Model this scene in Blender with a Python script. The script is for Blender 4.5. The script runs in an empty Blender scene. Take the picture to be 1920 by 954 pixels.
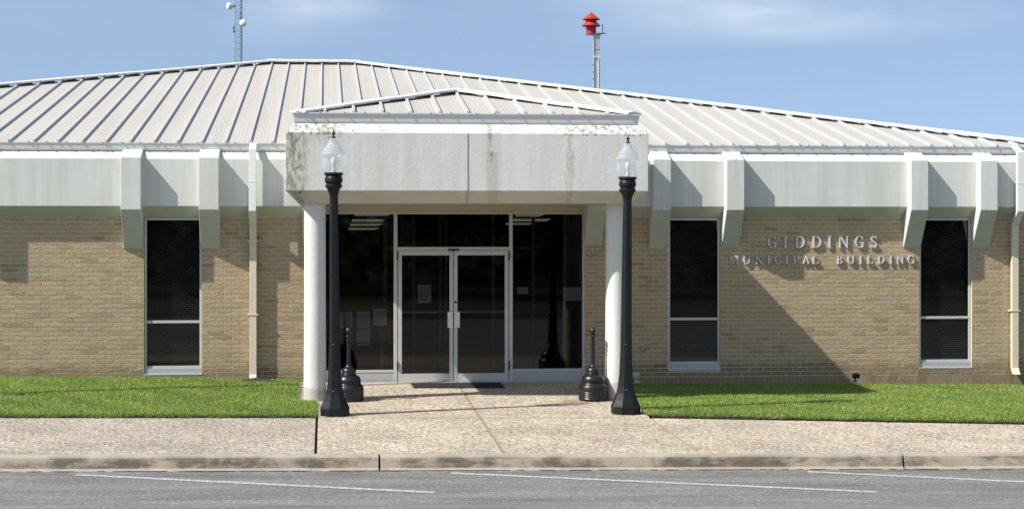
import bpy, math, random
import numpy as np
from mathutils import Vector, Matrix
random.seed(7); RNG = np.random.default_rng(7)
R = math.radians
S = bpy.context.scene
COL = S.collection

# ------------------------------------------------------------------ camera, sky, sun, exposure
F = 3340.0; TH = math.atan(350/F); CT, ST = math.cos(TH), math.sin(TH)
D = 29.5; H = 2.62
cam_d = bpy.data.cameras.new('camera'); cam = bpy.data.objects.new('camera', cam_d); COL.objects.link(cam)
cam.location = (0, -D, H); cam.rotation_euler = (R(90), 0, -TH)
cam_d.sensor_width = 36; cam_d.lens = F*36/1920; cam_d.shift_y = -57/1920
cam_d.clip_start = 0.1; cam_d.clip_end = 5000
S.camera = cam
AZ, EL = R(20), R(44.5)
sun_dir = Vector((math.cos(AZ)*math.cos(EL), math.sin(AZ)*math.cos(EL), -math.sin(EL)))
sd = bpy.data.lights.new('sun', 'SUN'); sd.energy = 5.0; sd.angle = R(0.53); sd.color = (1.0, .95, .87)
sun = bpy.data.objects.new('sun', sd); COL.objects.link(sun)
sun.rotation_euler = sun_dir.to_track_quat('-Z', 'Y').to_euler()
w = bpy.data.worlds.new('World'); S.world = w; w.use_nodes = True
nt = w.node_tree; nt.nodes.clear()
def N(t, typ, **k):
    n = t.nodes.new(typ)
    for a, b in k.items(): setattr(n, a, b)
    return n
def Mth(t, op, a=None, b=None, c=None, clamp=False):
    n = N(t, 'ShaderNodeMath', operation=op); n.use_clamp = clamp
    for i, v in enumerate((a, b, c)):
        if v is None: continue
        if isinstance(v, (int, float)): n.inputs[i].default_value = v
        else: t.links.new(v, n.inputs[i])
    return n.outputs[0]
def MixC(t, fac, a, b, mode='MIX'):
    n = N(t, 'ShaderNodeMix', data_type='RGBA', blend_type=mode)
    for i, v in ((0, fac), (6, a), (7, b)):
        if isinstance(v, (int, float)): n.inputs[i].default_value = v
        elif isinstance(v, (tuple, list)): n.inputs[i].default_value = (*v, 1)
        else: t.links.new(v, n.inputs[i])
    return n.outputs[2]
def Rmp(t, fac, stops):
    n = N(t, 'ShaderNodeValToRGB'); e = n.color_ramp.elements
    while len(e) < len(stops): e.new(0.5)
    for i, (p, c) in enumerate(stops):
        e[i].position = p; e[i].color = (*c, 1) if isinstance(c, tuple) else (c, c, c, 1)
    t.links.new(fac, n.inputs[0]); return n.outputs[0]
sky = N(nt, 'ShaderNodeTexSky', sky_type='NISHITA'); sky.sun_disc = False
sky.sun_elevation = EL; sky.sun_rotation = R(250); sky.altitude = 100; sky.air_density = 1.0; sky.dust_density = .4; sky.ozone_density = 1.6
tc = N(nt, 'ShaderNodeTexCoord'); sx = N(nt, 'ShaderNodeSeparateXYZ'); nt.links.new(tc.outputs['Generated'], sx.inputs[0])
cx = N(nt, 'ShaderNodeCombineXYZ')
nt.links.new(sx.outputs[0], cx.inputs[0]); nt.links.new(sx.outputs[1], cx.inputs[1])
nt.links.new(Mth(nt, 'ADD', Mth(nt, 'MAXIMUM', sx.outputs[2], 0.0), .17), cx.inputs[2])
nrm = N(nt, 'ShaderNodeVectorMath', operation='NORMALIZE'); nt.links.new(cx.outputs[0], nrm.inputs[0])
nt.links.new(nrm.outputs[0], sky.inputs[0])
mp = N(nt, 'ShaderNodeMapping'); mp.inputs['Scale'].default_value = (3.2, 3.2, 16); mp.inputs['Location'].default_value = (2.9, .4, .35)
nt.links.new(tc.outputs['Generated'], mp.inputs[0])
nz = N(nt, 'ShaderNodeTexNoise'); nz.inputs['Scale'].default_value = 1.5; nz.inputs['Detail'].default_value = 7; nz.inputs['Roughness'].default_value = .55
nt.links.new(mp.outputs[0], nz.inputs[0])
cl = Rmp(nt, nz.outputs[0], [(.50, 0.0), (.72, 1.0)])
def hump(c0, wd): return Mth(nt, 'SUBTRACT', 1.0, Mth(nt, 'DIVIDE', Mth(nt, 'ABSOLUTE', Mth(nt, 'SUBTRACT', sx.outputs[0], c0)), wd), clamp=True)
cl = Mth(nt, 'MULTIPLY', Rmp(nt, nz.outputs[0], [(.34, 0.0), (.66, 1.0)]), Mth(nt, 'ADD', .06, Mth(nt, 'MAXIMUM', hump(-.01, .055), hump(.245, .13)), clamp=True))
clf = Mth(nt, 'MULTIPLY', Mth(nt, 'MULTIPLY', cl, Mth(nt, 'MULTIPLY', Mth(nt, 'SUBTRACT', sx.outputs[2], .096, clamp=True), 45, clamp=True)), .75)
skc = MixC(nt, .10, sky.outputs[0], (5.6, 5.9, 6.3))
skm = MixC(nt, clf, skc, (6.6, 6.9, 7.3))
# unseen bright cloud bank, added behind the viewer to raise fill on the facade
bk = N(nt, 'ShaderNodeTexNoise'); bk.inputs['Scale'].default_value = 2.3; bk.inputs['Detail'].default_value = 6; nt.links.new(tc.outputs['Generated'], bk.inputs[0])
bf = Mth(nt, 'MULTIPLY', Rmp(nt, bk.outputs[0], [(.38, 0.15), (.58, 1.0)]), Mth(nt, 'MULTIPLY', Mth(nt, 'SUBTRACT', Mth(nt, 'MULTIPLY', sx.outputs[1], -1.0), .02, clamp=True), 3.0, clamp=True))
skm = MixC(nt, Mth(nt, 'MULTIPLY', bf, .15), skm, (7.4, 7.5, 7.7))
bg = N(nt, 'ShaderNodeBackground'); bg.inputs[1].default_value = 0.108
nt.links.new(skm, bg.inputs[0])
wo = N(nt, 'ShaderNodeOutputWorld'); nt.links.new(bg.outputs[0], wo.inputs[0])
S.view_settings.view_transform = 'Standard'; S.view_settings.look = 'None'; S.view_settings.gamma = 1
S.view_settings.use_curve_mapping = False; S.view_settings.exposure = 0.53
S.render.engine = 'CYCLES'
S.cycles.max_bounces = 8; S.cycles.transparent_max_bounces = 12

# ------------------------------------------------------------------ measuring helpers (surveyed from the photo)
def X(px, Y=0.0):
    t = (px-960)/F; zc = (D+Y)/(CT-t*ST); return zc*(ST+t*CT)
def gz(x, y):
    xx = max(-26, min(26, x)); yy = max(-7.9, min(0, y))
    return -.0114*(xx-2.1)+.0213*yy
def G(px, py, dz=0.0):
    Y = -4.0
    for _ in range(40):
        t = (px-960)/F; xw = X(px, Y); z = gz(xw, Y)+dz
        zc = F*(H-z)/(py-420); Y = zc*(CT-t*ST)-D
    return X(px, Y), Y
KY = -7.9           # back edge of the kerb

# ------------------------------------------------------------------ object helpers
class MB:
    def __init__(s): s.v = []; s.f = []; s.m = []; s.uv = None
    def add(s, vs, fs, mi=0):
        b = len(s.v); s.v += [tuple(p) for p in vs]; s.f += [tuple(b+i for i in f) for f in fs]; s.m += [mi]*len(fs); return s
    def box(s, x0, x1, y0, y1, z0, z1, mi=0):
        vs = [(x0,y0,z0),(x1,y0,z0),(x1,y1,z0),(x0,y1,z0),(x0,y0,z1),(x1,y0,z1),(x1,y1,z1),(x0,y1,z1)]
        return s.add(vs, [(3,2,1,0),(4,5,6,7),(0,1,5,4),(1,2,6,5),(2,3,7,6),(3,0,4,7)], mi)
    def hexa(s, a, b, mi=0):      # two quads a (bottom) and b (top), ccw from above
        return s.add(list(a)+list(b), [(3,2,1,0),(4,5,6,7),(0,1,5,4),(1,2,6,5),(2,3,7,6),(3,0,4,7)], mi)
    def extrude_x(s, prof, x0, x1, mi=0):   # prof: (y,z) list
        n = len(prof); vs = [(x0,p[0],p[1]) for p in prof]+[(x1,p[0],p[1]) for p in prof]
        fs = [tuple(range(n)), tuple(range(2*n-1, n-1, -1))]+[((i+1)%n, i, n+i, n+(i+1)%n) for i in range(n)]
        return s.add(vs, fs, mi)
    def lathe(s, prof, seg=24, c=(0,0,0), rot=0, close=True, mi=0):  # prof (r,z)
        vs = []; fs = []; n = len(prof)
        for k in range(seg):
            a = 2*math.pi*k/seg+rot
            for r, z in prof: vs.append((c[0]+r*math.cos(a), c[1]+r*math.sin(a), c[2]+z))
        for k in range(seg):
            k2 = (k+1) % seg
            for i in range(n-1): fs.append((k*n+i, k2*n+i, k2*n+i+1, k*n+i+1))
        if close:
            if prof[0][0] > 1e-6: fs.append(tuple(k*n for k in range(seg))[::-1])
            if prof[-1][0] > 1e-6: fs.append(tuple(k*n+n-1 for k in range(seg)))
        return s.add(vs, fs, mi)
    def tube(s, p, q, r, seg=8, r2=None, mi=0):
        p = Vector(p); q = Vector(q); d = (q-p).normalized(); r2 = r if r2 is None else r2
        u = d.orthogonal().normalized(); v = d.cross(u); vs = []
        for c, rr in ((p, r), (q, r2)):
            for k in range(seg):
                a = 2*math.pi*k/seg; vs.append(c+(u*math.cos(a)+v*math.sin(a))*rr)
        fs = [(k, (k+1)%seg, seg+(k+1)%seg, seg+k) for k in range(seg)]+[tuple(range(seg))[::-1], tuple(range(seg, 2*seg))]
        return s.add(vs, fs, mi)
    def sweep(s, prof, path, closed=False, mi=0, caps=True):
        # prof: list of (outward offset, z) ; path: plan points walked so that outward is on the right-hand side
        n = len(path); m = len(prof); rows = []
        for i, p in enumerate(path):
            p = Vector(p); a = Vector(path[i-1]) if (i > 0 or closed) else None; b = Vector(path[(i+1) % n]) if (i < n-1 or closed) else None
            d1 = (p-a).normalized() if a is not None else None; d2 = (b-p).normalized() if b is not None else None
            d1 = d1 or d2; d2 = d2 or d1
            n1 = Vector((d1.y, -d1.x)); n2 = Vector((d2.y, -d2.x)); bis = (n1+n2).normalized(); k = 1/max(.2, bis.dot(n1))
            rows.append([(p.x+bis.x*k*o, p.y+bis.y*k*o, z) for o, z in prof])
        vs = [q for r in rows for q in r]; fs = []
        for i in range(n if closed else n-1):
            j = (i+1) % n
            for k in range(m):
                l = (k+1) % m; fs.append((i*m+k, i*m+l, j*m+l, j*m+k))
        if not closed and caps: fs += [tuple(range(m))[::-1], tuple((n-1)*m+k for k in range(m))]
        return s.add(vs, fs, mi)
def mesh(name, mb, mats, smooth=False):
    me = bpy.data.meshes.new(name); me.from_pydata(mb.v, [], mb.f)
    for m in (mats if isinstance(mats, (list, tuple)) else [mats]): me.materials.append(m)
    if any(mb.m): me.polygons.foreach_set('material_index', mb.m)
    me.update()
    import bmesh
    bm = bmesh.new(); bm.from_mesh(me); bmesh.ops.recalc_face_normals(bm, faces=bm.faces); bm.to_mesh(me); bm.free()
    if smooth:
        me.polygons.foreach_set('use_smooth', [True]*len(me.polygons))
        me.set_sharp_from_angle(angle=R(38)) if hasattr(me, 'set_sharp_from_angle') else None
    return me
def obj(name, mb, mats, parent=None, smooth=False, bevel=0, label=None):
    o = bpy.data.objects.new(name, mesh(name, mb, mats, smooth)); COL.objects.link(o)
    if parent is not None:
        o.parent = parent
        if parent.get('world_verts'): o.location = -parent.location
    if bevel:
        b = o.modifiers.new('bevel', 'BEVEL'); b.width = bevel; b.segments = 2; b.limit_method = 'ANGLE'; b.angle_limit = R(30); b.harden_normals = False
    if label: o['label'] = label
    return o
def thing(name, label, cat, loc=(0,0,0), rz=0, group=None, world=False):
    o = bpy.data.objects.new(name, None); COL.objects.link(o); o.location = loc; o.rotation_euler.z = rz; o.empty_display_size = .2
    o['label'] = label; o['category'] = cat
    if group: o['group'] = group
    if world: o['world_verts'] = True
    return o
def tag(o, label, cat, group=None):
    o['label'] = label; o['category'] = cat
    if group: o['group'] = group
    return o
def struct(o, kind='structure', label=None, cat=None):
    o['kind'] = kind
    if label: o['label'] = label; o['category'] = cat
    return o
def dup(root, loc, label, rz=None):
    r = root.copy(); COL.objects.link(r); r.location = loc; r['label'] = label
    if rz is not None: r.rotation_euler.z = rz
    for ch in list(root.children):
        c = ch.copy(); COL.objects.link(c); c.parent = r
        for g in list(ch.children):
            d = g.copy(); COL.objects.link(d); d.parent = c
    return r

# ------------------------------------------------------------------ materials
def mat(name):
    m = bpy.data.materials.new(name); m.use_nodes = True; t = m.node_tree
    return m, t, t.nodes['Principled BSDF']
def coords(t, scale=(1,1,1), kind='Object', loc=(0,0,0)):
    c = N(t, 'ShaderNodeTexCoord'); m = N(t, 'ShaderNodeMapping'); m.inputs['Scale'].default_value = scale; m.inputs['Location'].default_value = loc
    t.links.new(c.outputs[kind], m.inputs[0]); return m.outputs[0]
def wpos(t, scale=(1,1,1), loc=(0,0,0)):
    g = N(t, 'ShaderNodeNewGeometry'); m = N(t, 'ShaderNodeMapping'); m.inputs['Scale'].default_value = scale; m.inputs['Location'].default_value = loc
    t.links.new(g.outputs['Position'], m.inputs[0]); return m.outputs[0]
def noise(t, vec, sc, det=4, ro=.55, dist=0):
    n = N(t, 'ShaderNodeTexNoise'); n.inputs['Scale'].default_value = sc; n.inputs['Detail'].default_value = det; n.inputs['Roughness'].default_value = ro; n.inputs['Distortion'].default_value = dist
    t.links.new(vec, n.inputs['Vector']); return n.outputs[0]
def bump(t, b, h, strength=.5, dist=.01, prev=None):
    n = N(t, 'ShaderNodeBump'); n.inputs['Strength'].default_value = strength; n.inputs['Distance'].default_value = dist
    t.links.new(h, n.inputs['Height'])
    if prev is not None: t.links.new(prev, n.inputs['Normal'])
    t.links.new(n.outputs[0], b.inputs['Normal']); return n.outputs[0]
def setc(t, b, c):
    if isinstance(c, tuple): b.inputs['Base Color'].default_value = (*c, 1)
    else: t.links.new(c, b.inputs['Base Color'])
def simple(name, col, rough=.5, metal=0, var=.12, vs=6, bmp=0, bs=60, spec=.5):
    m, t, b = mat(name); v = wpos(t)
    n = noise(t, v, vs, 5, .6)
    c = MixC(t, n, tuple(x*(1-var) for x in col), tuple(min(1, x*(1+var)) for x in col)); setc(t, b, c)
    b.inputs['Roughness'].default_value = rough; b.inputs['Metallic'].default_value = metal; b.inputs['Specular IOR Level'].default_value = spec
    if bmp: bump(t, b, noise(t, v, bs, 3), bmp, .003)
    return m
def brick_mat(name, tint=1.0, soldier=False):
    m, t, b = mat(name)
    g = N(t, 'ShaderNodeNewGeometry'); sp = N(t, 'ShaderNodeSeparateXYZ'); t.links.new(g.outputs['Position'], sp.inputs[0])
    cb = N(t, 'ShaderNodeCombineXYZ')
    u = Mth(t, 'ADD', sp.outputs[0], sp.outputs[1])
    if soldier: t.links.new(sp.outputs[2], cb.inputs[0]); t.links.new(u, cb.inputs[1])
    else: t.links.new(u, cb.inputs[0]); t.links.new(sp.outputs[2], cb.inputs[1])
    # wobble so that brick edges are rough
    nzv = N(t, 'ShaderNodeTexNoise'); nzv.inputs['Scale'].default_value = 22; nzv.inputs['Detail'].default_value = 3
    t.links.new(g.outputs['Position'], nzv.inputs['Vector'])
    sub = N(t, 'ShaderNodeVectorMath', operation='SUBTRACT'); t.links.new(nzv.outputs['Color'], sub.inputs[0]); sub.inputs[1].default_value = (.5,.5,.5)
    scl = N(t, 'ShaderNodeVectorMath', operation='SCALE'); scl.inputs['Scale'].default_value = .007; t.links.new(sub.outputs[0], scl.inputs[0])
    ad = N(t, 'ShaderNodeVectorMath', operation='ADD'); t.links.new(cb.outputs[0], ad.inputs[0]); t.links.new(scl.outputs[0], ad.inputs[1])
    br = N(t, 'ShaderNodeTexBrick'); br.offset = .5; br.inputs['Scale'].default_value = 1
    br.inputs['Brick Width'].default_value = .254; br.inputs['Row Height'].default_value = .0741 if not soldier else .0762
    br.inputs['Mortar Size'].default_value = .0062; br.inputs['Mortar Smooth'].default_value = .35; br.inputs['Bias'].default_value = 0
    br.inputs['Color1'].default_value = (0,0,0,1); br.inputs['Color2'].default_value = (1,1,1,1); br.inputs['Mortar'].default_value = (.5,.5,.5,1)
    t.links.new(ad.outputs[0], br.inputs['Vector'])
    if soldier: br.offset = 0; br.inputs['Brick Width'].default_value = .30
    c = Rmp(t, br.outputs['Color'], [(0, (.34,.235,.14)), (.25, (.47,.36,.235)), (.5, (.42,.325,.215)), (.72, (.53,.39,.235)), (.9, (.42,.36,.275)), (1, (.57,.44,.28))])
    big = noise(t, g.outputs['Position'], .9, 4, .6); c = MixC(t, Mth(t, 'MULTIPLY', big, .5), c, (.42,.355,.27))
    med = noise(t, g.outputs['Position'], 16, 6, .7); c = MixC(t, .55, c, Rmp(t, med, [(.25, .35), (.72, .72)]), 'OVERLAY')
    # chips
    chip = noise(t, g.outputs['Position'], 38, 4, .6); chm = Rmp(t, chip, [(.62, 0.0), (.70, 1.0)])
    c = MixC(t, Mth(t, 'MULTIPLY', chm, .45), c, (.16,.11,.07))
    mort = MixC(t, big, (.66,.53,.33), (.56,.46,.30))
    c = MixC(t, br.outputs['Fac'], c, mort)
    # damp dirt near the ground with ragged edge
    low = Rmp(t, Mth(t, 'ADD', sp.outputs[2], Mth(t, 'MULTIPLY', noise(t, g.outputs['Position'], 2.2, 5, .7), -.42)), [(.0, 1.0), (.14, 0.0)])
    c = MixC(t, Mth(t, 'MULTIPLY', low, .55), c, (.10,.075,.055))
    if tint != 1: c = MixC(t, 1.0, c, (tint,)*3, 'MULTIPLY')
    setc(t, b, c); b.inputs['Roughness'].default_value = .95; b.inputs['Specular IOR Level'].default_value = .2
    hgt = Mth(t, 'SUBTRACT', Mth(t, 'ADD', Mth(t, 'MULTIPLY', noise(t, g.outputs['Position'], 30, 5, .7), .55), Mth(t, 'MULTIPLY', chm, -.3)), Mth(t, 'MULTIPLY', br.outputs['Fac'], .9))
    bump(t, b, hgt, 1.0, .013)
    return m
def brick_face_mat():
    m, t, b = mat('rough_brick_face'); at = N(t, 'ShaderNodeAttribute'); at.attribute_name = 'tone'
    P = wpos(t)
    c = Rmp(t, at.outputs['Fac'], [(0, (.285,.205,.12)), (.2, (.385,.295,.18)), (.45, (.37,.285,.178)), (.62, (.42,.32,.19)), (.8, (.385,.305,.20)), (.92, (.35,.295,.215)), (1, (.435,.335,.205))])
    c = MixC(t, .6, c, Rmp(t, noise(t, P, 26, 6, .7), [(.25, .30), (.72, .74)]), 'OVERLAY')
    c = MixC(t, Mth(t, 'MULTIPLY', noise(t, P, .8, 4, .6), .3), c, (.42,.36,.28))
    chip = Rmp(t, noise(t, P, 42, 3, .6), [(.62, 0.0), (.69, 1.0)]); c = MixC(t, Mth(t, 'MULTIPLY', chip, .5), c, (.17,.115,.07))
    g = N(t, 'ShaderNodeNewGeometry'); sp = N(t, 'ShaderNodeSeparateXYZ'); t.links.new(g.outputs['Position'], sp.inputs[0])
    low = Rmp(t, Mth(t, 'ADD', sp.outputs[2], Mth(t, 'MULTIPLY', noise(t, P, 2.2, 5, .7), -.42)), [(.0, 1.0), (.12, 0.0)])
    c = MixC(t, Mth(t, 'MULTIPLY', low, .5), c, (.13,.085,.055))
    setc(t, b, c); b.inputs['Roughness'].default_value = .95; b.inputs['Specular IOR Level'].default_value = .15
    bump(t, b, noise(t, wpos(t, (1, 1, 1.6)), 48, 5, .7), .55, .005); return m
def concrete_mat(name, base=(.615,.63,.605), portico=False):
    m, t, b = mat(name)
    g = N(t, 'ShaderNodeNewGeometry'); P = g.outputs['Position']; sp = N(t, 'ShaderNodeSeparateXYZ'); t.links.new(P, sp.inputs[0])
    sn = N(t, 'ShaderNodeSeparateXYZ'); t.links.new(g.outputs['True Normal'], sn.inputs[0])
    n1 = noise(t, P, 1.6, 6, .6); n2 = noise(t, wpos(t, (6, 6, .5)), 1.0, 5, .6)
    c = MixC(t, n1, tuple(x*.90 for x in base), tuple(min(1, x*1.07) for x in base))
    c = MixC(t, Mth(t, 'MULTIPLY', Rmp(t, n2, [(.42, 0.0), (.68, 1.0)]), .5), c, tuple(x*f for x, f in zip(base, (.74,.75,.68))))
    # algae that has grown on the faces that look down
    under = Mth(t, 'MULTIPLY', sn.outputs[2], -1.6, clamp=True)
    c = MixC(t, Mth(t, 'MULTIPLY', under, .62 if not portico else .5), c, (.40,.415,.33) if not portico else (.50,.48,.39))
    # dark lichen specks on the sloping top strip
    up = Mth(t, 'MULTIPLY', Mth(t, 'SUBTRACT', sn.outputs[2], .15, clamp=True), 4, clamp=True)
    pat = noise(t, P, 1.25, 3, .6); spk = noise(t, P, 30, 3, .7)
    k = Mth(t, 'MULTIPLY', Rmp(t, pat, [(.50, 0.0), (.62, 1.0)]), Rmp(t, spk, [(.56, 0.0), (.61, 1.0)]))
    c = MixC(t, Mth(t, 'MULTIPLY', Mth(t, 'MULTIPLY', up, k), .8), c, (.09,.085,.06))
    if portico:
        def band(axis, c0, wd, soft):
            d = Mth(t, 'ABSOLUTE', Mth(t, 'SUBTRACT', Mth(t, 'ADD', sp.outputs[axis], Mth(t, 'MULTIPLY', Mth(t, 'SUBTRACT', noise(t, wpos(t, (5,5,2)), 1, 4, .6), .5), .22)), c0))
            return Mth(t, 'SUBTRACT', 1.0, Mth(t, 'DIVIDE', Mth(t, 'SUBTRACT', d, wd, clamp=True), soft, clamp=True))
        rag = Rmp(t, noise(t, wpos(t, (16,16,9)), 1, 6, .75), [(.40, 0.0), (.56, 1.0)])
        front = Mth(t, 'LESS_THAN', sn.outputs[2], .6)
        m1 = Mth(t, 'MULTIPLY', Mth(t, 'MULTIPLY', band(0, -.44, .05, .22), rag), front); c = MixC(t, Mth(t, 'MULTIPLY', m1, .85), c, (.17,.16,.075))
        m1b = Mth(t, 'MULTIPLY', band(0, .02, .02, .25), Mth(t, 'MULTIPLY', rag, Mth(t, 'MULTIPLY', Mth(t, 'SUBTRACT', sp.outputs[2], 3.75, clamp=True), 6, clamp=True))); c = MixC(t, Mth(t, 'MULTIPLY', m1b, .7), c, (.24,.22,.13))
        m2 = Mth(t, 'MULTIPLY', band(0, 2.50, .05, .05), Mth(t, 'LESS_THAN', sp.outputs[2], 3.70)); c = MixC(t, Mth(t, 'MULTIPLY', m2, .33), c, (.34,.32,.24))
        m2b = Mth(t, 'MULTIPLY', Mth(t, 'MULTIPLY', band(0, 2.46, .0, .06), rag), Mth(t, 'GREATER_THAN', sp.outputs[2], 3.55)); c = MixC(t, Mth(t, 'MULTIPLY', m2b, .8), c, (.12,.11,.07))
        m3 = Mth(t, 'MULTIPLY', band(0, 3.66, .015, .05), Mth(t, 'MULTIPLY', rag, .5)); c = MixC(t, m3, c, (.27,.25,.15))
        m4 = band(0, .78, .12, .10); c = MixC(t, Mth(t, 'MULTIPLY', m4, .14), c, (.38,.36,.27))
        # moss along the upper strip near its two ends
        ends = Mth(t, 'MAXIMUM', band(0, -.25, .3, .5), band(0, 4.25, .35, .8))
        sp2 = Rmp(t, noise(t, P, 17, 5, .7), [(.50, 0.0), (.57, 1.0)])
        c = MixC(t, Mth(t, 'MULTIPLY', Mth(t, 'MULTIPLY', Mth(t, 'MULTIPLY', ends, sp2), Mth(t, 'MULTIPLY', Mth(t, 'SUBTRACT', sp.outputs[2], 3.93, clamp=True), 40, clamp=True)), .75), c, (.13,.12,.06))
    setc(t, b, c); b.inputs['Roughness'].default_value = .8; b.inputs['Specular IOR Level'].default_value = .3
    vo = noise(t, P, 9, 5, .65, 1.2)
    bump(t, b, Mth(t, 'ADD', vo, Mth(t, 'MULTIPLY', noise(t, P, 70, 3), .25)), .36 if portico else .22, .01)
    return m
def aggregate_mat(name, tone, edge=0.0, dirt=.3):
    m, t, b = mat(name); v = wpos(t)
    vo = N(t, 'ShaderNodeTexVoronoi'); vo.inputs['Scale'].default_value = 38; t.links.new(v, vo.inputs['Vector'])
    sc = N(t, 'ShaderNodeSeparateColor'); t.links.new(vo.outputs['Color'], sc.inputs[0])
    c = Rmp(t, sc.outputs[0], [(0, (.13,.09,.065)), (.16, (.34,.26,.19)), (.4, (.60,.49,.37)), (.66, (.84,.77,.65)), (.8, (.42,.25,.15)), (1, (.98,.95,.88))])
    c = MixC(t, 1.0, c, tone, 'MULTIPLY'); c = MixC(t, 1.0, c, Rmp(t, noise(t, v, 42, 2, .8), [(.34, .66), (.5, .97), (.66, 1.24)]), 'MULTIPLY')
    ed = Rmp(t, vo.outputs['Distance'], [(.35, 0.0), (.75, 1.0)]); c = MixC(t, Mth(t, 'MULTIPLY', ed, .55), c, tuple(x*.45 for x in tone))
    big = Rmp(t, noise(t, v, .8, 6, .65), [(.35, .76), (.65, 1.06)]); c = MixC(t, 1.0, c, big, 'MULTIPLY')
    st = Rmp(t, noise(t, wpos(t, (1,1,1), (7,3,0)), 2.6, 5, .7), [(.56, 0.0), (.74, 1.0)]); c = MixC(t, Mth(t, 'MULTIPLY', st, dirt), c, (.22,.17,.12))
    dv = N(t, 'ShaderNodeVectorMath', operation='DISTANCE'); t.links.new(wpos(t, (1, 1.0, 0)), dv.inputs[0]); dv.inputs[1].default_value = (G(1082, 753)[0], G(1082, 753)[1], 0)
    rs = Rmp(t, Mth(t, 'ADD', dv.outputs['Value'], Mth(t, 'MULTIPLY', noise(t, v, 5, 4, .7), .35)), [(.30, 1.0), (.50, 0.0)]); c = MixC(t, Mth(t, 'MULTIPLY', rs, .6), c, (.20,.11,.05))
    setc(t, b, c); b.inputs['Roughness'].default_value = .85
    bump(t, b, Mth(t, 'SUBTRACT', 1.0, vo.outputs['Distance']), .6, .006)
    return m
def kerb_mat():
    m, t, b = mat('kerb_concrete'); v = wpos(t)
    c = MixC(t, noise(t, v, 3, 6, .65), (.26,.23,.185), (.41,.37,.30))
    n = Rmp(t, noise(t, wpos(t, (1.1, 1.0, 2.4)), 1.7, 6, .68), [(.44, 0.0), (.58, 1.0)])
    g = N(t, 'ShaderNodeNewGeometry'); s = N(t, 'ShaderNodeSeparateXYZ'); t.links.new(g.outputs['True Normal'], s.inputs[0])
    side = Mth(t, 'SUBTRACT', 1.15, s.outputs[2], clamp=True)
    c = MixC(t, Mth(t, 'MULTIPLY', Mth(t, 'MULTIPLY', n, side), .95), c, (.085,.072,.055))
    c = MixC(t, Mth(t, 'MULTIPLY', Rmp(t, noise(t, v, 45, 3, .7), [(.6, 0.0), (.7, 1.0)]), .4), c, (.14,.12,.09)); c = MixC(t, Mth(t, 'MULTIPLY', Rmp(t, noise(t, wpos(t, (.9,1,6)), 2.1, 5, .7), [(.5, 0.0), (.68, 1.0)]), .35), c, (.36,.25,.14))
    setc(t, b, c); b.inputs['Roughness'].default_value = .9; bump(t, b, noise(t, v, 40, 4, .7), .5, .006); return m
def asphalt_mat():
    m, t, b = mat('asphalt'); v = wpos(t)
    vo = N(t, 'ShaderNodeTexVoronoi'); vo.inputs['Scale'].default_value = 42; t.links.new(v, vo.inputs['Vector'])
    sc = N(t, 'ShaderNodeSeparateColor'); t.links.new(vo.outputs['Color'], sc.inputs[0])
    c = Rmp(t, sc.outputs[0], [(0, (.118,.114,.107)), (.5, (.146,.141,.134)), (.9, (.175,.169,.160)), (1, (.27,.26,.24))])
    streak = Rmp(t, noise(t, wpos(t, (.35, 2.2, 1)), 1.2, 6, .65), [(.3, .72), (.5, 1.0), (.7, 1.32)]); c = MixC(t, 1.0, c, streak, 'MULTIPLY')
    # oil and water marks close to the kerb
    g = N(t, 'ShaderNodeNewGeometry'); s = N(t, 'ShaderNodeSeparateXYZ'); t.links.new(g.outputs['Position'], s.inputs[0])
    near = Rmp(t, Mth(t, 'MULTIPLY', Mth(t, 'ADD', s.outputs[1], 9.4), .8), [(.35, 0.0), (1, 1.0)])
    d = Mth(t, 'MULTIPLY', Rmp(t, noise(t, wpos(t, (.8, 4, 1), (3.3,0,0)), 1.1, 5, .6), [(.50, 0.0), (.60, 1.0)]), near)
    c = MixC(t, Mth(t, 'MULTIPLY', d, .75), c, (.045,.045,.045))
    setc(t, b, c); b.inputs['Roughness'].default_value = .9; bump(t, b, vo.outputs['Distance'], .3, .006); return m
def roof_mat():
    m, t, b = mat('weathered_roof_metal')
    uv = N(t, 'ShaderNodeUVMap'); sp = N(t, 'ShaderNodeSeparateXYZ'); t.links.new(uv.outputs[0], sp.inputs[0])
    mp1 = N(t, 'ShaderNodeMapping'); mp1.inputs['Scale'].default_value = (9, .28, 1); t.links.new(uv.outputs[0], mp1.inputs[0])
    mp2 = N(t, 'ShaderNodeMapping'); mp2.inputs['Scale'].default_value = (2.6, .12, 1); t.links.new(uv.outputs[0], mp2.inputs[0])
    n1 = noise(t, mp1.outputs[0], 1, 5, .6); n2 = noise(t, mp2.outputs[0], 1, 3, .5)
    c = MixC(t, n1, (.38,.358,.315), (.48,.457,.41)); c = MixC(t, Mth(t, 'MULTIPLY', Rmp(t, n2, [(.45, 0.0), (.65, 1.0)]), .45), c, (.37,.35,.315))
    ru = Rmp(t, noise(t, mp1.outputs[0], 2.2, 4, .7), [(.66, 0.0), (.78, 1.0)]); c = MixC(t, Mth(t, 'MULTIPLY', ru, .2), c, (.42,.27,.16))
    setc(t, b, c); b.inputs['Roughness'].default_value = .55; b.inputs['Metallic'].default_value = 0
    st = Mth(t, 'SINE', Mth(t, 'MULTIPLY', sp.outputs[0], 2*math.pi/.0639))
    bump(t, b, st, .3, .003); return m
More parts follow.
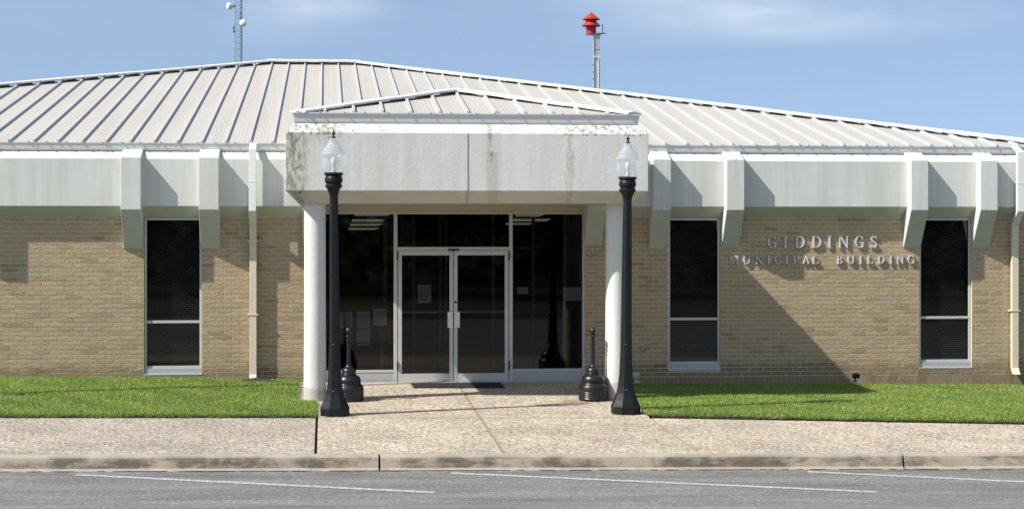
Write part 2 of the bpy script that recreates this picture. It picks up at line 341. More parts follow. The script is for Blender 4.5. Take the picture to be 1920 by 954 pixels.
def glass_mat(name, tr=(.16,.17,.17), f=1.0, f0=.045, rg=.004):
    m = bpy.data.materials.new(name); m.use_nodes = True; t = m.node_tree; t.nodes.clear()
    g_ = N(t, 'ShaderNodeNewGeometry'); dt = N(t, 'ShaderNodeVectorMath', operation='DOT_PRODUCT'); t.links.new(g_.outputs['Incoming'], dt.inputs[0]); t.links.new(g_.outputs['Normal'], dt.inputs[1])
    om = Mth(t, 'SUBTRACT', 1.0, Mth(t, 'ABSOLUTE', dt.outputs['Value']), clamp=True)
    frv = Mth(t, 'ADD', f0, Mth(t, 'MULTIPLY', Mth(t, 'POWER', om, 5.0), 1-f0))
    a = N(t, 'ShaderNodeBsdfTransparent'); a.inputs[0].default_value = (*tr, 1)
    g = N(t, 'ShaderNodeBsdfGlossy'); g.inputs['Roughness'].default_value = rg; g.inputs[0].default_value = (f,f,f,1)
    mx = N(t, 'ShaderNodeMixShader'); o = N(t, 'ShaderNodeOutputMaterial')
    t.links.new(frv, mx.inputs[0]); t.links.new(a.outputs[0], mx.inputs[1]); t.links.new(g.outputs[0], mx.inputs[2]); t.links.new(mx.outputs[0], o.inputs[0])
    return m
def globe_mat():
    m = glass_mat('clear_globe_glass', (.93,.94,.95), f0=.09, rg=.10); t = m.node_tree; o = [n for n in t.nodes if n.type == 'OUTPUT_MATERIAL'][0]; src = o.inputs[0].links[0].from_socket
    d = N(t, 'ShaderNodeBsdfTranslucent'); d.inputs[0].default_value = (.85,.87,.9,1); d2 = N(t, 'ShaderNodeBsdfDiffuse'); d2.inputs[0].default_value = (.85,.87,.9,1); a_ = N(t, 'ShaderNodeMixShader'); t.links.new(d.outputs[0], a_.inputs[1]); t.links.new(d2.outputs[0], a_.inputs[2])
    x = N(t, 'ShaderNodeMixShader'); x.inputs[0].default_value = .30; t.links.new(src, x.inputs[1]); t.links.new(a_.outputs[0], x.inputs[2]); t.links.new(x.outputs[0], o.inputs[0]); return m
M = {}
M['brick'] = brick_mat('tan_brick'); M['brickface'] = brick_face_mat(); M['mortar'] = simple('mortar', (.60,.50,.335), .95, var=.15, vs=5, bmp=.6, bs=60); M['soldier'] = brick_mat('tan_brick_soldier', soldier=True)
M['conc'] = concrete_mat('painted_concrete'); M['pconc'] = concrete_mat('painted_concrete_stained', (.61,.62,.60), True)
M['cream'] = simple('cream_plaster', (.50,.46,.35), .8, bmp=.3)
M['column'] = simple('white_plaster', (.62,.63,.60), .75, var=.08, vs=3, bmp=.8, bs=14)
def column_mat():
    m, t, b = mat('white_plaster_column'); v = wpos(t); g = N(t, 'ShaderNodeNewGeometry'); sp = N(t, 'ShaderNodeSeparateXYZ'); t.links.new(g.outputs['Position'], sp.inputs[0])
    c = MixC(t, noise(t, wpos(t, (3,3,.7)), 1.5, 5, .6), (.54,.55,.51), (.66,.67,.64))
    f = Rmp(t, Mth(t, 'ADD', sp.outputs[2], Mth(t, 'MULTIPLY', noise(t, v, 9, 5, .7), -.30)), [(.0, 1.0), (.05, 0.0)]); c = MixC(t, Mth(t, 'MULTIPLY', f, .5), c, (.26,.20,.14))
    setc(t, b, c); b.inputs['Roughness'].default_value = .8; bump(t, b, noise(t, v, 16, 4, .6), .5, .008); return m
M['column'] = column_mat()
M['roof'] = roof_mat()
M['rib'] = simple('roof_rib_metal', (.43,.455,.465), .5, var=.08)
M['cap'] = simple('hip_flashing_metal', (.58,.58,.565), .5, var=.08)
M['gutter'] = simple('gutter_metal', (.60,.61,.60), .5, var=.06)
M['pipew'] = simple('downspout_grey', (.74,.75,.74), .45, var=.05)
M['pipec'] = simple('downspout_cream', (.66,.58,.44), .5, var=.06)
M['alu'] = simple('aluminium_frame', (.56,.56,.55), .42, .25, var=.05)
M['alusill'] = simple('aluminium_panel', (.48,.50,.52), .4, .3, var=.05)
M['black'] = simple('black_paint', (.007,.0085,.010), .45, var=.3, bmp=.25, bs=90, spec=.28)
M['blackrub'] = simple('black_plastic', (.010,.010,.012), .32, var=.2, bmp=.15, bs=120)
M['rubber'] = simple('rubber_mat', (.012,.012,.013), .8, bmp=.9, bs=220)
M['dark'] = simple('dark_void', (.02,.018,.016), .9)
M['glass'] = glass_mat('tinted_glass', (.52,.53,.53), f0=.03, rg=.035)
M['globe'] = globe_mat()
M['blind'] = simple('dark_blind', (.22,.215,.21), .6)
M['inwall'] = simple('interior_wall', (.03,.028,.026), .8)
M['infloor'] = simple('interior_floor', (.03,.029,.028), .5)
M['wood'] = simple('brown_wood', (.24,.12,.06), .6, var=.25)
M['cork'] = simple('cork_board', (.24,.13,.075), .9, var=.2, vs=40)
M['paper'] = simple('white_paper', (.80,.80,.86), .8, var=.03)
M['ink'] = simple('printed_ink', (.10,.10,.14), .8)
M['red'] = simple('red_siren_paint', (.40,.022,.018), .5, var=.1)
M['galv'] = simple('galvanised_steel', (.50,.52,.54), .5, .3, var=.08)
M['mastblue'] = simple('mast_steel', (.20,.25,.30), .6)
M['dish'] = simple('white_dish', (.78,.78,.76), .5)
M['lettermetal'] = simple('cast_aluminium', (.60,.62,.63), .45, .1, var=.08)
M['walk'] = aggregate_mat('exposed_aggregate', (.78,.76,.695), dirt=.2)
M['walk2'] = aggregate_mat('exposed_aggregate_grey', (.655,.655,.62), dirt=.3)
M['kerb'] = kerb_mat(); M['asphalt'] = asphalt_mat()
M['padc'] = simple('pad_concrete', (.40,.37,.32), .9, bmp=.5)
M['flagbase'] = simple('grey_metal', (.30,.31,.33), .4, .5)
M['joint'] = simple('joint_filler', (.25,.205,.15), .9, var=.3, vs=30)
M['dirt'] = simple('joint_dirt_edge_shade', (.035,.028,.02), 1, var=.5, vs=60, bmp=.8)
def paint_mat():
    m, t, b = mat('worn_white_paint'); v = wpos(t)
    k = Rmp(t, noise(t, v, 34, 4, .7), [(.40, 0.0), (.60, 1.0)])
    setc(t, b, MixC(t, k, (.17,.17,.17), (.50,.51,.52))); b.inputs['Roughness'].default_value = .85; return m
M['line'] = paint_mat()
def soil_mat():
    m, t, b = mat('turf_soil'); v = wpos(t)
    c = MixC(t, noise(t, v, 25, 4, .7), (.035,.055,.015), (.075,.12,.03)); setc(t, b, c); b.inputs['Roughness'].default_value = 1; bump(t, b, noise(t, v, 60), .8, .02); return m
M['soil'] = soil_mat()
M['terrain'] = simple('far_grass', (.05,.065,.025), 1, var=.3, vs=.4)
M['bark'] = simple('bark', (.09,.07,.05), .95, var=.3, vs=8, bmp=.8, bs=20)
def leaf_mat(name, c0, c1, trans=.25):
    m, t, b = mat(name); at = N(t, 'ShaderNodeAttribute'); at.attribute_name = 'tone'
    c = MixC(t, at.outputs['Fac'], c0, c1)
    if name == 'grass_blades': c = MixC(t, Mth(t, 'MULTIPLY', Rmp(t, noise(t, wpos(t), 1.4, 5, .65), [(.46, 0.0), (.70, 1.0)]), .5), c, (.40,.40,.12))
    setc(t, b, c); b.inputs['Roughness'].default_value = .5; b.inputs['Specular IOR Level'].default_value = .3
    tr = N(t, 'ShaderNodeBsdfTranslucent'); t.links.new(c, tr.inputs[0]); mx = N(t, 'ShaderNodeMixShader'); mx.inputs[0].default_value = trans
    o = t.nodes['Material Output']; t.links.new(b.outputs[0], mx.inputs[1]); t.links.new(tr.outputs[0], mx.inputs[2]); t.links.new(mx.outputs[0], o.inputs[0]); return m
M['grass'] = leaf_mat('grass_blades', (.11,.195,.026), (.44,.575,.15), .35)
M['leaf'] = leaf_mat('oak_leaves', (.010,.018,.008), (.022,.038,.012), .08)
def emis(name, c, s):
    m = bpy.data.materials.new(name); m.use_nodes = True; t = m.node_tree; t.nodes.clear()
    e = N(t, 'ShaderNodeEmission'); e.inputs[0].default_value = (*c, 1); e.inputs[1].default_value = s; o = N(t, 'ShaderNodeOutputMaterial'); t.links.new(e.outputs[0], o.inputs[0]); return m
M['tubelight'] = emis('ceiling_light_panel', (1.0,.90,.66), .22)

# ------------------------------------------------------------------ ground, street, kerb, pavement
XS = [-1500,-400,-120,-60,-40,-26,-18,-12,-8,-4,0,4,8,12,18,26,40,60,120,400,1500]
def sheet(name, xs, ys, zf, m):
    mb = MB(); n = len(ys)
    for x in xs:
        for y in ys: mb.v.append((x, y, zf(x, y)))
    for i in range(len(xs)-1):
        for j in range(n-1): mb.f.append((i*n+j, (i+1)*n+j, (i+1)*n+j+1, i*n+j+1))
    mb.m = [0]*len(mb.f); return struct(obj(name, mb, m))
def zt(x, y):
    z = gz(x, y)-.12
    if -28 < y < -7.9: z -= .30
    if y <= -28: z -= .02
    return z
sheet('terrain', XS, [-1500,-400,-120,-60,-40,-28.1,-27.9,-20,-12,-7.95,-7.85,-6,-4,-2,0,10,30,60,200,1500], zt, M['terrain'])
SD = .165   # street surface below kerb top
sheet('street', [x for x in XS if abs(x) <= 400], [-26.4,-20,-14,-10,-8.4,-8.22], lambda x, y: gz(x, KY)-SD, M['asphalt'])
def prism(name, poly, m, thick=.15, dz=0.0, parent=None, sub=None):
    mb = MB(); n = len(poly)
    top = [(x, y, gz(x, y)+dz) for x, y in poly]; bot = [(x, y, gz(x, y)+dz-thick) for x, y in poly]
    mb.add(top+bot, [tuple(range(n)), tuple(range(2*n-1, n-1, -1))]+[((i+1)%n, i, n+i, n+(i+1)%n) for i in range(n)])
    return obj(name, mb, m, parent)
xl, xr = -.10, 4.585
def strip(name, xs, y0f, y1f, m, dz=0.0, thick=.15):   # long strip that follows the fall of the ground
    mb = MB()
    for a, b in zip(xs[:-1], xs[1:]):
        ya, yb, yc, yd = y0f(a), y0f(b), y1f(b), y1f(a)
        top = [(a,ya,gz(a,ya)+dz),(b,yb,gz(b,yb)+dz),(b,yc,gz(b,yc)+dz),(a,yd,gz(a,yd)+dz)]
        mb.hexa([(p[0],p[1],p[2]-thick) for p in top], top)
    return struct(obj(name, mb, m))
fl = lambda x: -4.60-.0
fr = lambda x: -4.60-max(0, x-xr)*.135
strip('pavement', [-60,-40,-26,-12,-4,xl-.035], lambda x: KY, fl, M['walk2'])
strip('pavement', [xr+.018,12,26,40,60], lambda x: KY, lambda x: max(fr(x), -7.0) if x < 20 else -6.7, M['walk'])
# entrance walk: two halves with a filled joint between
cxj = 2.17
def xlw(y): return xl if y < -2.9 else -.36
mbw = MB()
struct(prism('entrance_walk', [(xl,KY),(cxj-.024,KY),(cxj-.024,-.0),(-.42,0),(-.42,-2.95),(xl,-3.0)], M['walk']))
struct(prism('entrance_walk', [(cxj+.024,KY),(xr-.018,KY),(xr-.018,-4.6),(4.78,-3.0),(5.02,0),(cxj+.024,0)], M['walk']))
struct(prism('walk_joint', [(cxj-.024,KY),(cxj+.024,KY),(cxj+.024,0),(cxj-.024,0)], M['joint'], .1, -.006))
struct(prism('walk_joint', [(xl-.035,KY),(xl,KY),(xl,-4.5),(xl-.035,-4.5)], M['dirt'], .1, -.045))
struct(prism('walk_joint', [(xr-.018,KY),(xr+.018,KY),(xr+.018,-4.6),(xr-.018,-4.6)], M['joint'], .1, -.006))
# kerb with a rounded nose and gutter pan, joints left as open gaps
j1, _ = G(711, 850); j2, _ = G(1687, 848)
kp = [(KY,0),(-7.99,.002),(-8.03,-.006),(-8.055,-.028),(-8.065,-.06),(-8.085,-.150),(-8.10,-.158),(-8.235,-.160),(-8.235,-.30),(KY,-.30)]
segs = [(-60,-26),(-26,-10.3),(-10.29,-4.95),(-4.945,j1-.012),(j1+.012,j2-.012),(j2+.012,13.8),(13.81,26),(26,60)]
mb = MB()
for a, b in segs:
    n = len(kp); vs = [(a, y, gz(a, KY)+z) for y, z in kp]+[(b, y, gz(b, KY)+z) for y, z in kp]
    mb.add(vs, [tuple(range(n)), tuple(range(2*n-1, n-1, -1))]+[((i+1)%n, i, n+i, n+(i+1)%n) for i in range(n)])
struct(obj('kerb', mb, M['kerb'], bevel=.004))
# far side of the street
mb = MB()
for a, b in [(-60,-20),(-20,20),(20,60)]:
    mb.hexa([(a,-26.6,gz(a,KY)-.3),(b,-26.6,gz(b,KY)-.3),(b,-26.35,gz(b,KY)-.3),(a,-26.35,gz(a,KY)-.3)], [(a,-26.6,gz(a,KY)-.02),(b,-26.6,gz(b,KY)-.02),(b,-26.35,gz(b,KY)-.02),(a,-26.35,gz(a,KY)-.02)])
struct(obj('kerb', mb, M['kerb']))
mb = MB(); x = -14.0; pts_ = []
while x < 16: pts_.append((x, -8.228-abs(random.gauss(.012, .014)))); x += .09
for (xa, ya), (xb_, yb_) in zip(pts_[:-1], pts_[1:]):
    if random.random() < .8: mb.add([(xa,-8.222,gz(xa,KY)-.1585),(xa,ya,gz(xa,KY)-.1585),(xb_,yb_,gz(xb_,KY)-.1585),(xb_,-8.222,gz(xb_,KY)-.1585)], [(0,1,2,3)])
struct(obj('gutter_dirt', mb, M['dirt']))
# painted parking lines
def gline(p, q, wd, name):
    a = Vector(G(*p, dz=-SD)); b = Vector(G(*q, dz=-SD))
    if name == 'long': b = a+(b-a)*1.9
    zz = lambda x: gz(x, KY)-SD+.004
    n = Vector((-(b-a).y, (b-a).x)).normalized()*wd/2; mb = MB()
    c = [a-n, b-n, b+n, a+n]; mb.add([(v.x, v.y, zz(v.x)) for v in c], [(0,1,2,3)])
    struct(obj('road_marking', mb, M['line']))
gline((142,889.5), (815,923), .13, '')
gline((845,886.5), (1645,922), .13, '')
gline((1515,884), (1920,903), .13, 'long')

# ------------------------------------------------------------------ the building
BL, BR, BB = -14.1, 12.35, 25.2
bld = thing('municipal_building', 'single-storey tan brick municipal building with white concrete band, pale metal hip roof and columned portico', 'building', (2.12, 0, 0), world=True)
WT = 2.76
wins = [(X(270), X(378.5)), (X(1253), X(1351)), (X(1724), X(1822))]
SFL, SFR = X(604), X(1098)
SILL = .155
mb = MB()
edges = [BL+.002]
for a, b in sorted(wins+[(SFL, SFR)]): edges += [a, b]
edges.append(BR-.002)
for i in range(0, len(edges), 2): mb.box(edges[i], edges[i+1], 0, .28, -.9, WT)
for a, b in wins: mb.box(a, b, .001, .28, -.9, SILL)
nw = len(mb.f)
mb.box(BL, BL+.28, .283, BB, -.9, WT, 1); mb.box(BR-.28, BR, .283, BB, -.9, WT, 1); mb.box(BL+.283, BR-.283, BB-.28, BB, -.9, WT, 1)
# every brick of the front stands a few millimetres proud of its mortar, with a rough split face
tones = [.5]*len(mb.f)
def put_brick(x0, x1, z0, z1, tone, nx, nz):
    g = []; b = len(mb.v); base = .0045+random.uniform(-.0008, .0012)
    for k in range(nz+1):
        for i in range(nx+1):
            edge = i in (0, nx) or k in (0, nz)
            jx = random.uniform(-.0022, .0022); jz = random.uniform(-.0013, .0013)
            y = -(base+random.uniform(-.0006, .0008)-(.0005 if edge else 0))
            mb.v.append((x0+(x1-x0)*i/nx+jx, y, z0+(z1-z0)*k/nz+jz))
    n = nx+1
    for k in range(nz):
        for i in range(nx): mb.f.append((b+k*n+i, b+k*n+i+1, b+(k+1)*n+i+1, b+(k+1)*n+i)); mb.m.append(2); tones.append(tone)
    ring = [i for i in range(n)]+[k*n+nx for k in range(1, nz+1)]+[nz*n+i for i in range(nx-1, -1, -1)]+[k*n for k in range(nz-1, 0, -1)]
    b2 = len(mb.v)
    for q in ring: v = mb.v[b+q]; mb.v.append((v[0], .001, v[2]))
    L_ = len(ring)
    for q in range(L_):
        mb.f.append((b+ring[(q+1)%L_], b+ring[q], b2+q, b2+(q+1)%L_)); mb.m.append(2); tones.append(tone)
CH, CWD, JT = .0741, .254, .0135
def spans(z0, z1):
    out = []
    for i in range(0, len(edges), 2): out.append([edges[i], edges[i+1]])
    if z1 < SILL+.01:
        out = [[edges[0], edges[3] if False else edges[1]]]; full = []
        cur = [edges[0], None]
        for a, b in sorted(wins+[(SFL, SFR)]):
            if (a, b) == (SFL, SFR): cur[1] = a; full.append(cur); cur = [b, None]
        cur[1] = edges[-1]; full.append(cur); out = full
    return out
kz = 0; z1 = 2.727
xsold = X(1180)
while z1 > -.35:
    z0 = z1-CH
    for (a, b) in spans(z0, z1):
        if z1 < .115:
            if a > 0 or b > xsold: a_, b_ = a, b; a = a; b = min(b, xsold) if a < xsold else a
        if b-a < .03: continue
        off = (kz % 2)*CWD/2; i = math.floor((a-off)/CWD)
        while i*CWD+off < b:
            xa = max(a+.002, i*CWD+off+JT/2); xb_ = min(b-.002, (i+1)*CWD+off-JT/2); i += 1
            if xb_-xa < .025: continue
            put_brick(xa, xb_, z0+JT/2, z1-JT/2, random.random(), 4 if xb_-xa > .15 else 2, 2)
    z1 = z0; kz += 1
x = xsold+.02
zs1 = z1
ztop = 2.727-CH*math.ceil((2.727-.115)/CH)
while x < BR-.08:
    put_brick(x+.004, x+CH-.004, -.17, ztop-JT/2, random.random(), 2, 3); x += CH
bw = obj('brick_wall', mb, [M['mortar'], M['brick'], M['brickface']], bld)
at = bw.data.attributes.new('tone', 'FLOAT', 'FACE'); at.data.foreach_set('value', tones)
mb = MB(); mb.box(SFL, SFR, .02, .28, 2.825, 2.95); obj('header', mb, M['cream'], bld)

# concrete band round the building, open where the portico stands
path = [(-.30,0),(BL,0),(BL,BB),(BR,BB),(BR,0),(4.42,0)]
path = path[::1]
fasc = [(-.25,3.81),(.02,3.805),(.21,3.678),(.21,2.909),(.0,2.728),(-.25,2.728)]
# walking left along the front: outward must be towards -y, i.e. on the left-hand side -> flip offsets
def flip(p): return [(-a, b) for a, b in p]
mb = MB(); mb.sweep(flip(fasc), path); obj('concrete_fascia', mb, M['conc'], bld, bevel=.008)
# brackets
def bracket(xa, xb, zb=2.215):
    mb = MB(); mb.extrude_x([(-.0,3.835),(-.06,3.835),(-.42,3.690),(-.42,2.852),(-.015,zb),(0,zb)], xa, xb)
    return obj('bracket', mb, M['conc'], bld, bevel=.008)
BW = .30
for pr in [-92, 264, 410, 1258.5, 1396, 1741, 1871]:
    xb = X(pr, -.42); bracket(xb-BW if pr > 600 else xb-.318, xb)
bracket(X(1136,-.42)-BW, X(1136,-.42), 2.27); bracket(2*2.12-X(1136,-.42), 2*2.12-X(1136,-.42)+BW, 2.27)
for xx in (-8.6, -9.9, -12.4): bracket(xx-BW, xx)

# main hip roof
EY, EZ, RY, RZ = -.07, 3.945, 12.6, 6.385
HL, HR = -14.25, 12.42; RL, RR = -1.26, .71
k_f = (RZ-EZ)/(RY-EY)
EYB = 2*RY-EY
def roofmesh(name, planes, m, parent):
    me = bpy.data.meshes.new(name); v = []; f = []; uvs = []
    for pts, uf in planes:
        b = len(v); v += pts; f.append(tuple(range(b, b+len(pts)))); uvs += [uf(p) for p in pts]
    me.from_pydata(v, [], f); me.materials.append(m); uv = me.uv_layers.new(name='UVMap')
    for i, l in enumerate(uvs): uv.data[i].uv = l
    me.update(); o = bpy.data.objects.new(name, me); COL.objects.link(o); o.parent = parent
    if parent.get('world_verts'): o.location = -parent.location
    return o
RIB0, RSP = -.85, .3835
roof = roofmesh('roof', [
    ([(HL,EY,EZ),(HR,EY,EZ),(RR,RY,RZ),(RL,RY,RZ)], lambda p: (p[0]-RIB0, p[1])),
    ([(HR,EYB,EZ),(HL,EYB,EZ),(RL,RY,RZ),(RR,RY,RZ)], lambda p: (p[0]-RIB0, p[1])),
    ([(HR,EY,EZ),(HR,EYB,EZ),(RR,RY,RZ)], lambda p: (p[1], p[0])),
    ([(HL,EYB,EZ),(HL,EY,EZ),(RL,RY,RZ)], lambda p: (p[1], p[0]))], M['roof'], bld)
RH, RW = .042, .030
mb = MB()
def topy(x):
    if x < RL: f = (x-HL)/(RL-HL)
    elif x > RR: f = (HR-x)/(HR-RR)
    else: f = 1
    return EY+f*(RY-EY)
i0 = int((HL-RIB0)/RSP); i1 = int((HR-RIB0)/RSP)
for i in range(i0, i1+1):
    x = RIB0+i*RSP; y1 = topy(x)
    if y1-EY < .3: continue
    for ya, yb, sg in ((EY-.015, y1, 1),):
        za, zb = EZ+(ya-EY)*k_f, EZ+(yb-EY)*k_f
        a, b = x-RW/2, x+RW/2
        mb.hexa([(a,ya,za-.01),(b,ya,za-.01),(b,yb,zb-.01),(a,yb,zb-.01)], [(a,ya,za+RH),(b,ya,za+RH),(b,yb,zb+RH),(a,yb,zb+RH)])
        ya2, yb2 = 2*RY-ya, 2*RY-yb
        mb.hexa([(a,yb2,zb-.01),(b,yb2,zb-.01),(b,ya2,za-.01),(a,ya2,za-.01)], [(a,yb2,zb+RH),(b,yb2,zb+RH),(b,ya2,za+RH),(a,ya2,za+RH)])
n = int((EYB-EY)/RSP)
for i in range(1, n):
    y = EY+i*RSP; f = 1-abs(y-RY)/(RY-EY)
    for xe, xt in ((HL, RL), (HR, RR)):
        x2 = xe+(xt-xe)*f; z2 = EZ+(RZ-EZ)*f; a, b = y-RW/2, y+RW/2
        q = [(xe,a,EZ),(xe,b,EZ),(x2,b,z2),(x2,a,z2)]
        mb.hexa([(p[0],p[1],p[2]-.01) for p in q], [(p[0],p[1],p[2]+RH) for p in q])
obj('roof_seams', mb, M['rib'], roof)
def cap(name, A, B, wl, drop_l, drop_r, parent, wr=None, lift=.07, th=.030):
    # folded flashing over a hip: centre line A-B, two wings falling sideways in plan
    A = Vector(A); B = Vector(B); d = (B-A); dp = Vector((d.x, d.y, 0)).normalized(); s = Vector((-dp.y, dp.x, 0)); wr = wr or wl
    mb = MB()
    nseg = 9
    for (ww, sg, dr) in ((wl, 1, drop_l), (wr, -1, drop_r)):
        for k in range(nseg):
            p = A+d*(k/nseg); q = A+d*((k+1)/nseg)
            jz = random.uniform(-.004, .006)
            c1 = p+Vector((0,0,lift+jz)); c2 = q+Vector((0,0,lift+jz)); e1 = c1+s*sg*ww-Vector((0,0,dr*ww)); e2 = c2+s*sg*ww-Vector((0,0,dr*ww))
            dn = Vector((0,0,-th))
            mb.add([c1,c2,e2,e1,c1+dn,c2+dn,e2+dn,e1+dn], [(0,1,2,3),(7,6,5,4),(0,3,7,4),(1,0,4,5),(2,1,5,6),(3,2,6,7)])
    return obj(name, mb, M['cap'], parent)
LF = RH+.042
cap('hip_cap', (HL,EY,EZ), (RL,RY,RZ), .20, .14, .14, roof, lift=LF)
cap('hip_cap', (HR,EY,EZ), (RR,RY,RZ), .20, .14, .14, roof, lift=LF)
cap('hip_cap', (HL,EYB,EZ), (RL,RY,RZ), .20, .14, .14, roof, lift=LF)
cap('hip_cap', (HR,EYB,EZ), (RR,RY,RZ), .20, .14, .14, roof, lift=LF)
cap('ridge_cap', (RL-.1,RY,RZ), (RR+.1,RY,RZ), .30, .2, .2, roof, lift=LF+.012)
# gutters
def gutter(path, z0, z1, o_in, o_out, parent, name='gutter', extra=None):
    pr = [(o_in, z0), (o_out-.012, z0), (o_out, z0+.02), (o_out+.012, z1-.02), (o_out+.022, z1-.012), (o_out+.022, z1), (o_out, z1), (o_in, z1-.03)]
    mb = MB(); mb.sweep(flip(pr), path, mi=0)
    if extra: mb.add(extra.v, extra.f)
    return obj(name, mb, M['gutter'], parent)
mb = MB(); G1S_ = mb; x = BL
while x < BR:
    if not (-.7 < x < 4.9):
        j = random.uniform(-.02, .02); mb.box(x+j, x+j+.018, -.115, -.055, 3.948, 3.962); mb.box(x+j, x+j+.012, -.095, -.085, 3.962, 3.985+random.uniform(0,.012))
    x += .30
g1 = gutter(path, 3.822, 3.945, -.12, .055, bld, extra=G1S_)
# dark reveal line under the gutter
mb = MB(); mb.sweep(flip([(-.2,3.806),(.035,3.806),(.035,3.823),(-.2,3.823)]), path); obj('drip_trim', mb, M['rib'], bld)

# downspouts
def downspout(xc, wd, top_z, zmat=2.62, kick=True):
    dp = .085; pts = [(-.33,top_z),(-.33,2.83),(-.085,2.56),(-.085,.22)]
    def seg(P, Q, m):
        mb = MB(); a, b = xc-wd/2, xc+wd/2
        (y1, z1), (y2, z2) = P, Q
        mb.hexa([(a,y2-dp/2,z2),(b,y2-dp/2,z2),(b,y2+dp/2,z2),(a,y2+dp/2,z2)], [(a,y1-dp/2,z1),(b,y1-dp/2,z1),(b,y1+dp/2,z1),(a,y1+dp/2,z1)])
        return mb
    up = MB(); 
    for mbx in (seg((-.10,top_z), (-.33,top_z-.10), 0), seg((-.33,top_z-.10), (-.33,2.83), 0), seg((-.33,2.83), (-.085,2.58), 0)): up.add(mbx.v, mbx.f)
    up.box(xc-wd/2-.004, xc+wd/2+.004, -.33-dp/2-.004, -.33+dp/2, 3.30, 3.315)
    o = obj('downspout', up, M['pipew'], bld, bevel=.004)
    lo = seg((-.085,2.58), (-.085,.17), 0); l2 = seg((-.085,.17), (-.17,.06), 0); lo.add(l2.v, l2.f)
    obj('lower_pipe', lo, M['pipec'], o, bevel=.004)
    for z in (2.33, 1.13):
        st = MB(); st.box(xc-wd/2-.03, xc+wd/2+.03, -.135, -.128, z, z+.022); st.box(xc-wd/2-.03, xc-wd/2-.006, -.128, .0, z, z+.022); st.box(xc+wd/2+.006, xc+wd/2+.03, -.128, .0, z, z+.022); obj('strap', st, M['pipec'], o)
downspout(X(474.5, -.1), .115, 3.94)
downspout(X(1905, -.15), .115, 3.94)

# windows
for (a, b), nm in zip(wins, ('w', 'w', 'w')):
    zt_, zb_ = 2.727, SILL; fy0, fy1 = .045, .10; fw = .040
    mb = MB(); zm = 1.022
    mb.box(a+.004, a+fw, fy0, fy1, zb_+.11, zt_); mb.box(b-fw, b-.004, fy0, fy1, zb_+.11, zt_)
    mb.box(a+fw, b-fw, fy0, fy1, zt_-.045, zt_); mb.box(a+fw, b-fw, fy0, fy1, zm-.022, zm+.022); mb.box(a+fw, b-fw, fy0, fy1, zb_+.11, zb_+.15)
    wo_ = obj('window', mb, M['alu'], bld, bevel=.003)
    for z0, z1 in ((zb_+.15, zm-.022), (zm+.022, zt_-.045)):
        p = MB(); p.box(a+fw, b-fw, .068, .074, z0, z1); obj('pane', p, M['glass'], wo_)
    s = MB(); s.box(a+.002, b-.002, .02, .27, zb_+.002, zb_+.108); s.box(a-.004, b+.004, -.012, .02, zb_+.002, zb_+.02); obj('sill', s, M['alusill'], wo_, bevel=.003)
    bl = MB(); z = zb_+.17
    while z < zt_-.06:
        bl.hexa([(a+.045,.150,z-.012),(b-.045,.150,z-.012),(b-.045,.168,z+.010),(a+.045,.168,z+.010)], [(a+.045,.150,z-.0105),(b-.045,.150,z-.0105),(b-.045,.168,z+.0115),(a+.045,.168,z+.0115)])
        z += .034
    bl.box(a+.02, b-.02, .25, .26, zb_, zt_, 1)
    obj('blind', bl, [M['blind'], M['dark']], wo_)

# portico
PL, PR, PF = -.589, 4.855, -2.95
pp = [(PL+.0, 1.3), (PL, PF), (PR, PF), (PR, 1.3)]
pf = [(-.30,4.118),(-.135,4.118),(0,3.975),(0,3.114),(-.24,2.93),(-.30,2.93)]
mb = MB(); mb.sweep(pf, pp); pfo = obj('portico_fascia', mb, M['pconc'], bld, bevel=.008)
mb = MB(); mb.box(2.112, 2.122, PF-.006, PF+.002, 3.114, 3.972); mb.hexa([(2.112,PF+.232,2.918),(2.122,PF+.232,2.918),(2.122,PF+.24,2.93),(2.112,PF+.24,2.93)], [(2.112,PF-.006,3.108),(2.122,PF-.006,3.108),(2.122,PF+.002,3.114),(2.112,PF+.002,3.114)])
obj('expansion_joint', mb, M['flagbase'], pfo)
mb = MB(); mb.box(PL+.27, PR-.27, PF+.27, .019, 2.936, 2.99); obj('portico_ceiling', mb, M['cream'], bld)
GPI = .125
gp = [(PL+GPI, 1.6), (PL+GPI, PF+GPI), (PR-GPI, PF+GPI), (PR-GPI, 1.6)]
pr = [(-.12,4.125),(-.012,4.125),(-.005,4.15),(.008,4.255),(.026,4.265),(.026,4.281),(0,4.281),(-.12,4.24)]
mb = MB(); mb.sweep(pr, gp); mb.sweep([(-.2,4.112),(-.03,4.112),(-.03,4.126),(-.2,4.126)], gp)
x = PL+GPI+.05
while x < PR-GPI:
    j = random.uniform(-.04, .04); mb.box(x+j, x+j+.018, PF+GPI-.05, PF+GPI+.03, 4.284, 4.296); x += .33
obj('portico_gutter', mb, M['gutter'], bld)
AX = (PL+PR)/2; AH = 4.28+.50; e0, e1, ef = PL+GPI+.02, PR-GPI-.02, PF+GPI+.03; AY = ef+(AX-e0)*1.0
pz0 = 4.275; zback = 5.5
proof = roofmesh('portico_roof', [
    ([(e0,ef,pz0),(e1,ef,pz0),(AX,AY,AH)], lambda p: (p[0], p[1])),
    ([(e0,zback,pz0),(e0,ef,pz0),(AX,AY,AH),(AX,zback,AH)], lambda p: (p[1], p[0])),
    ([(e1,ef,pz0),(e1,zback,pz0),(AX,zback,AH),(AX,AY,AH)], lambda p: (p[1], p[0]))], M['roof'], bld)
mb = MB()
kk = (AH-pz0)/(AY-ef)
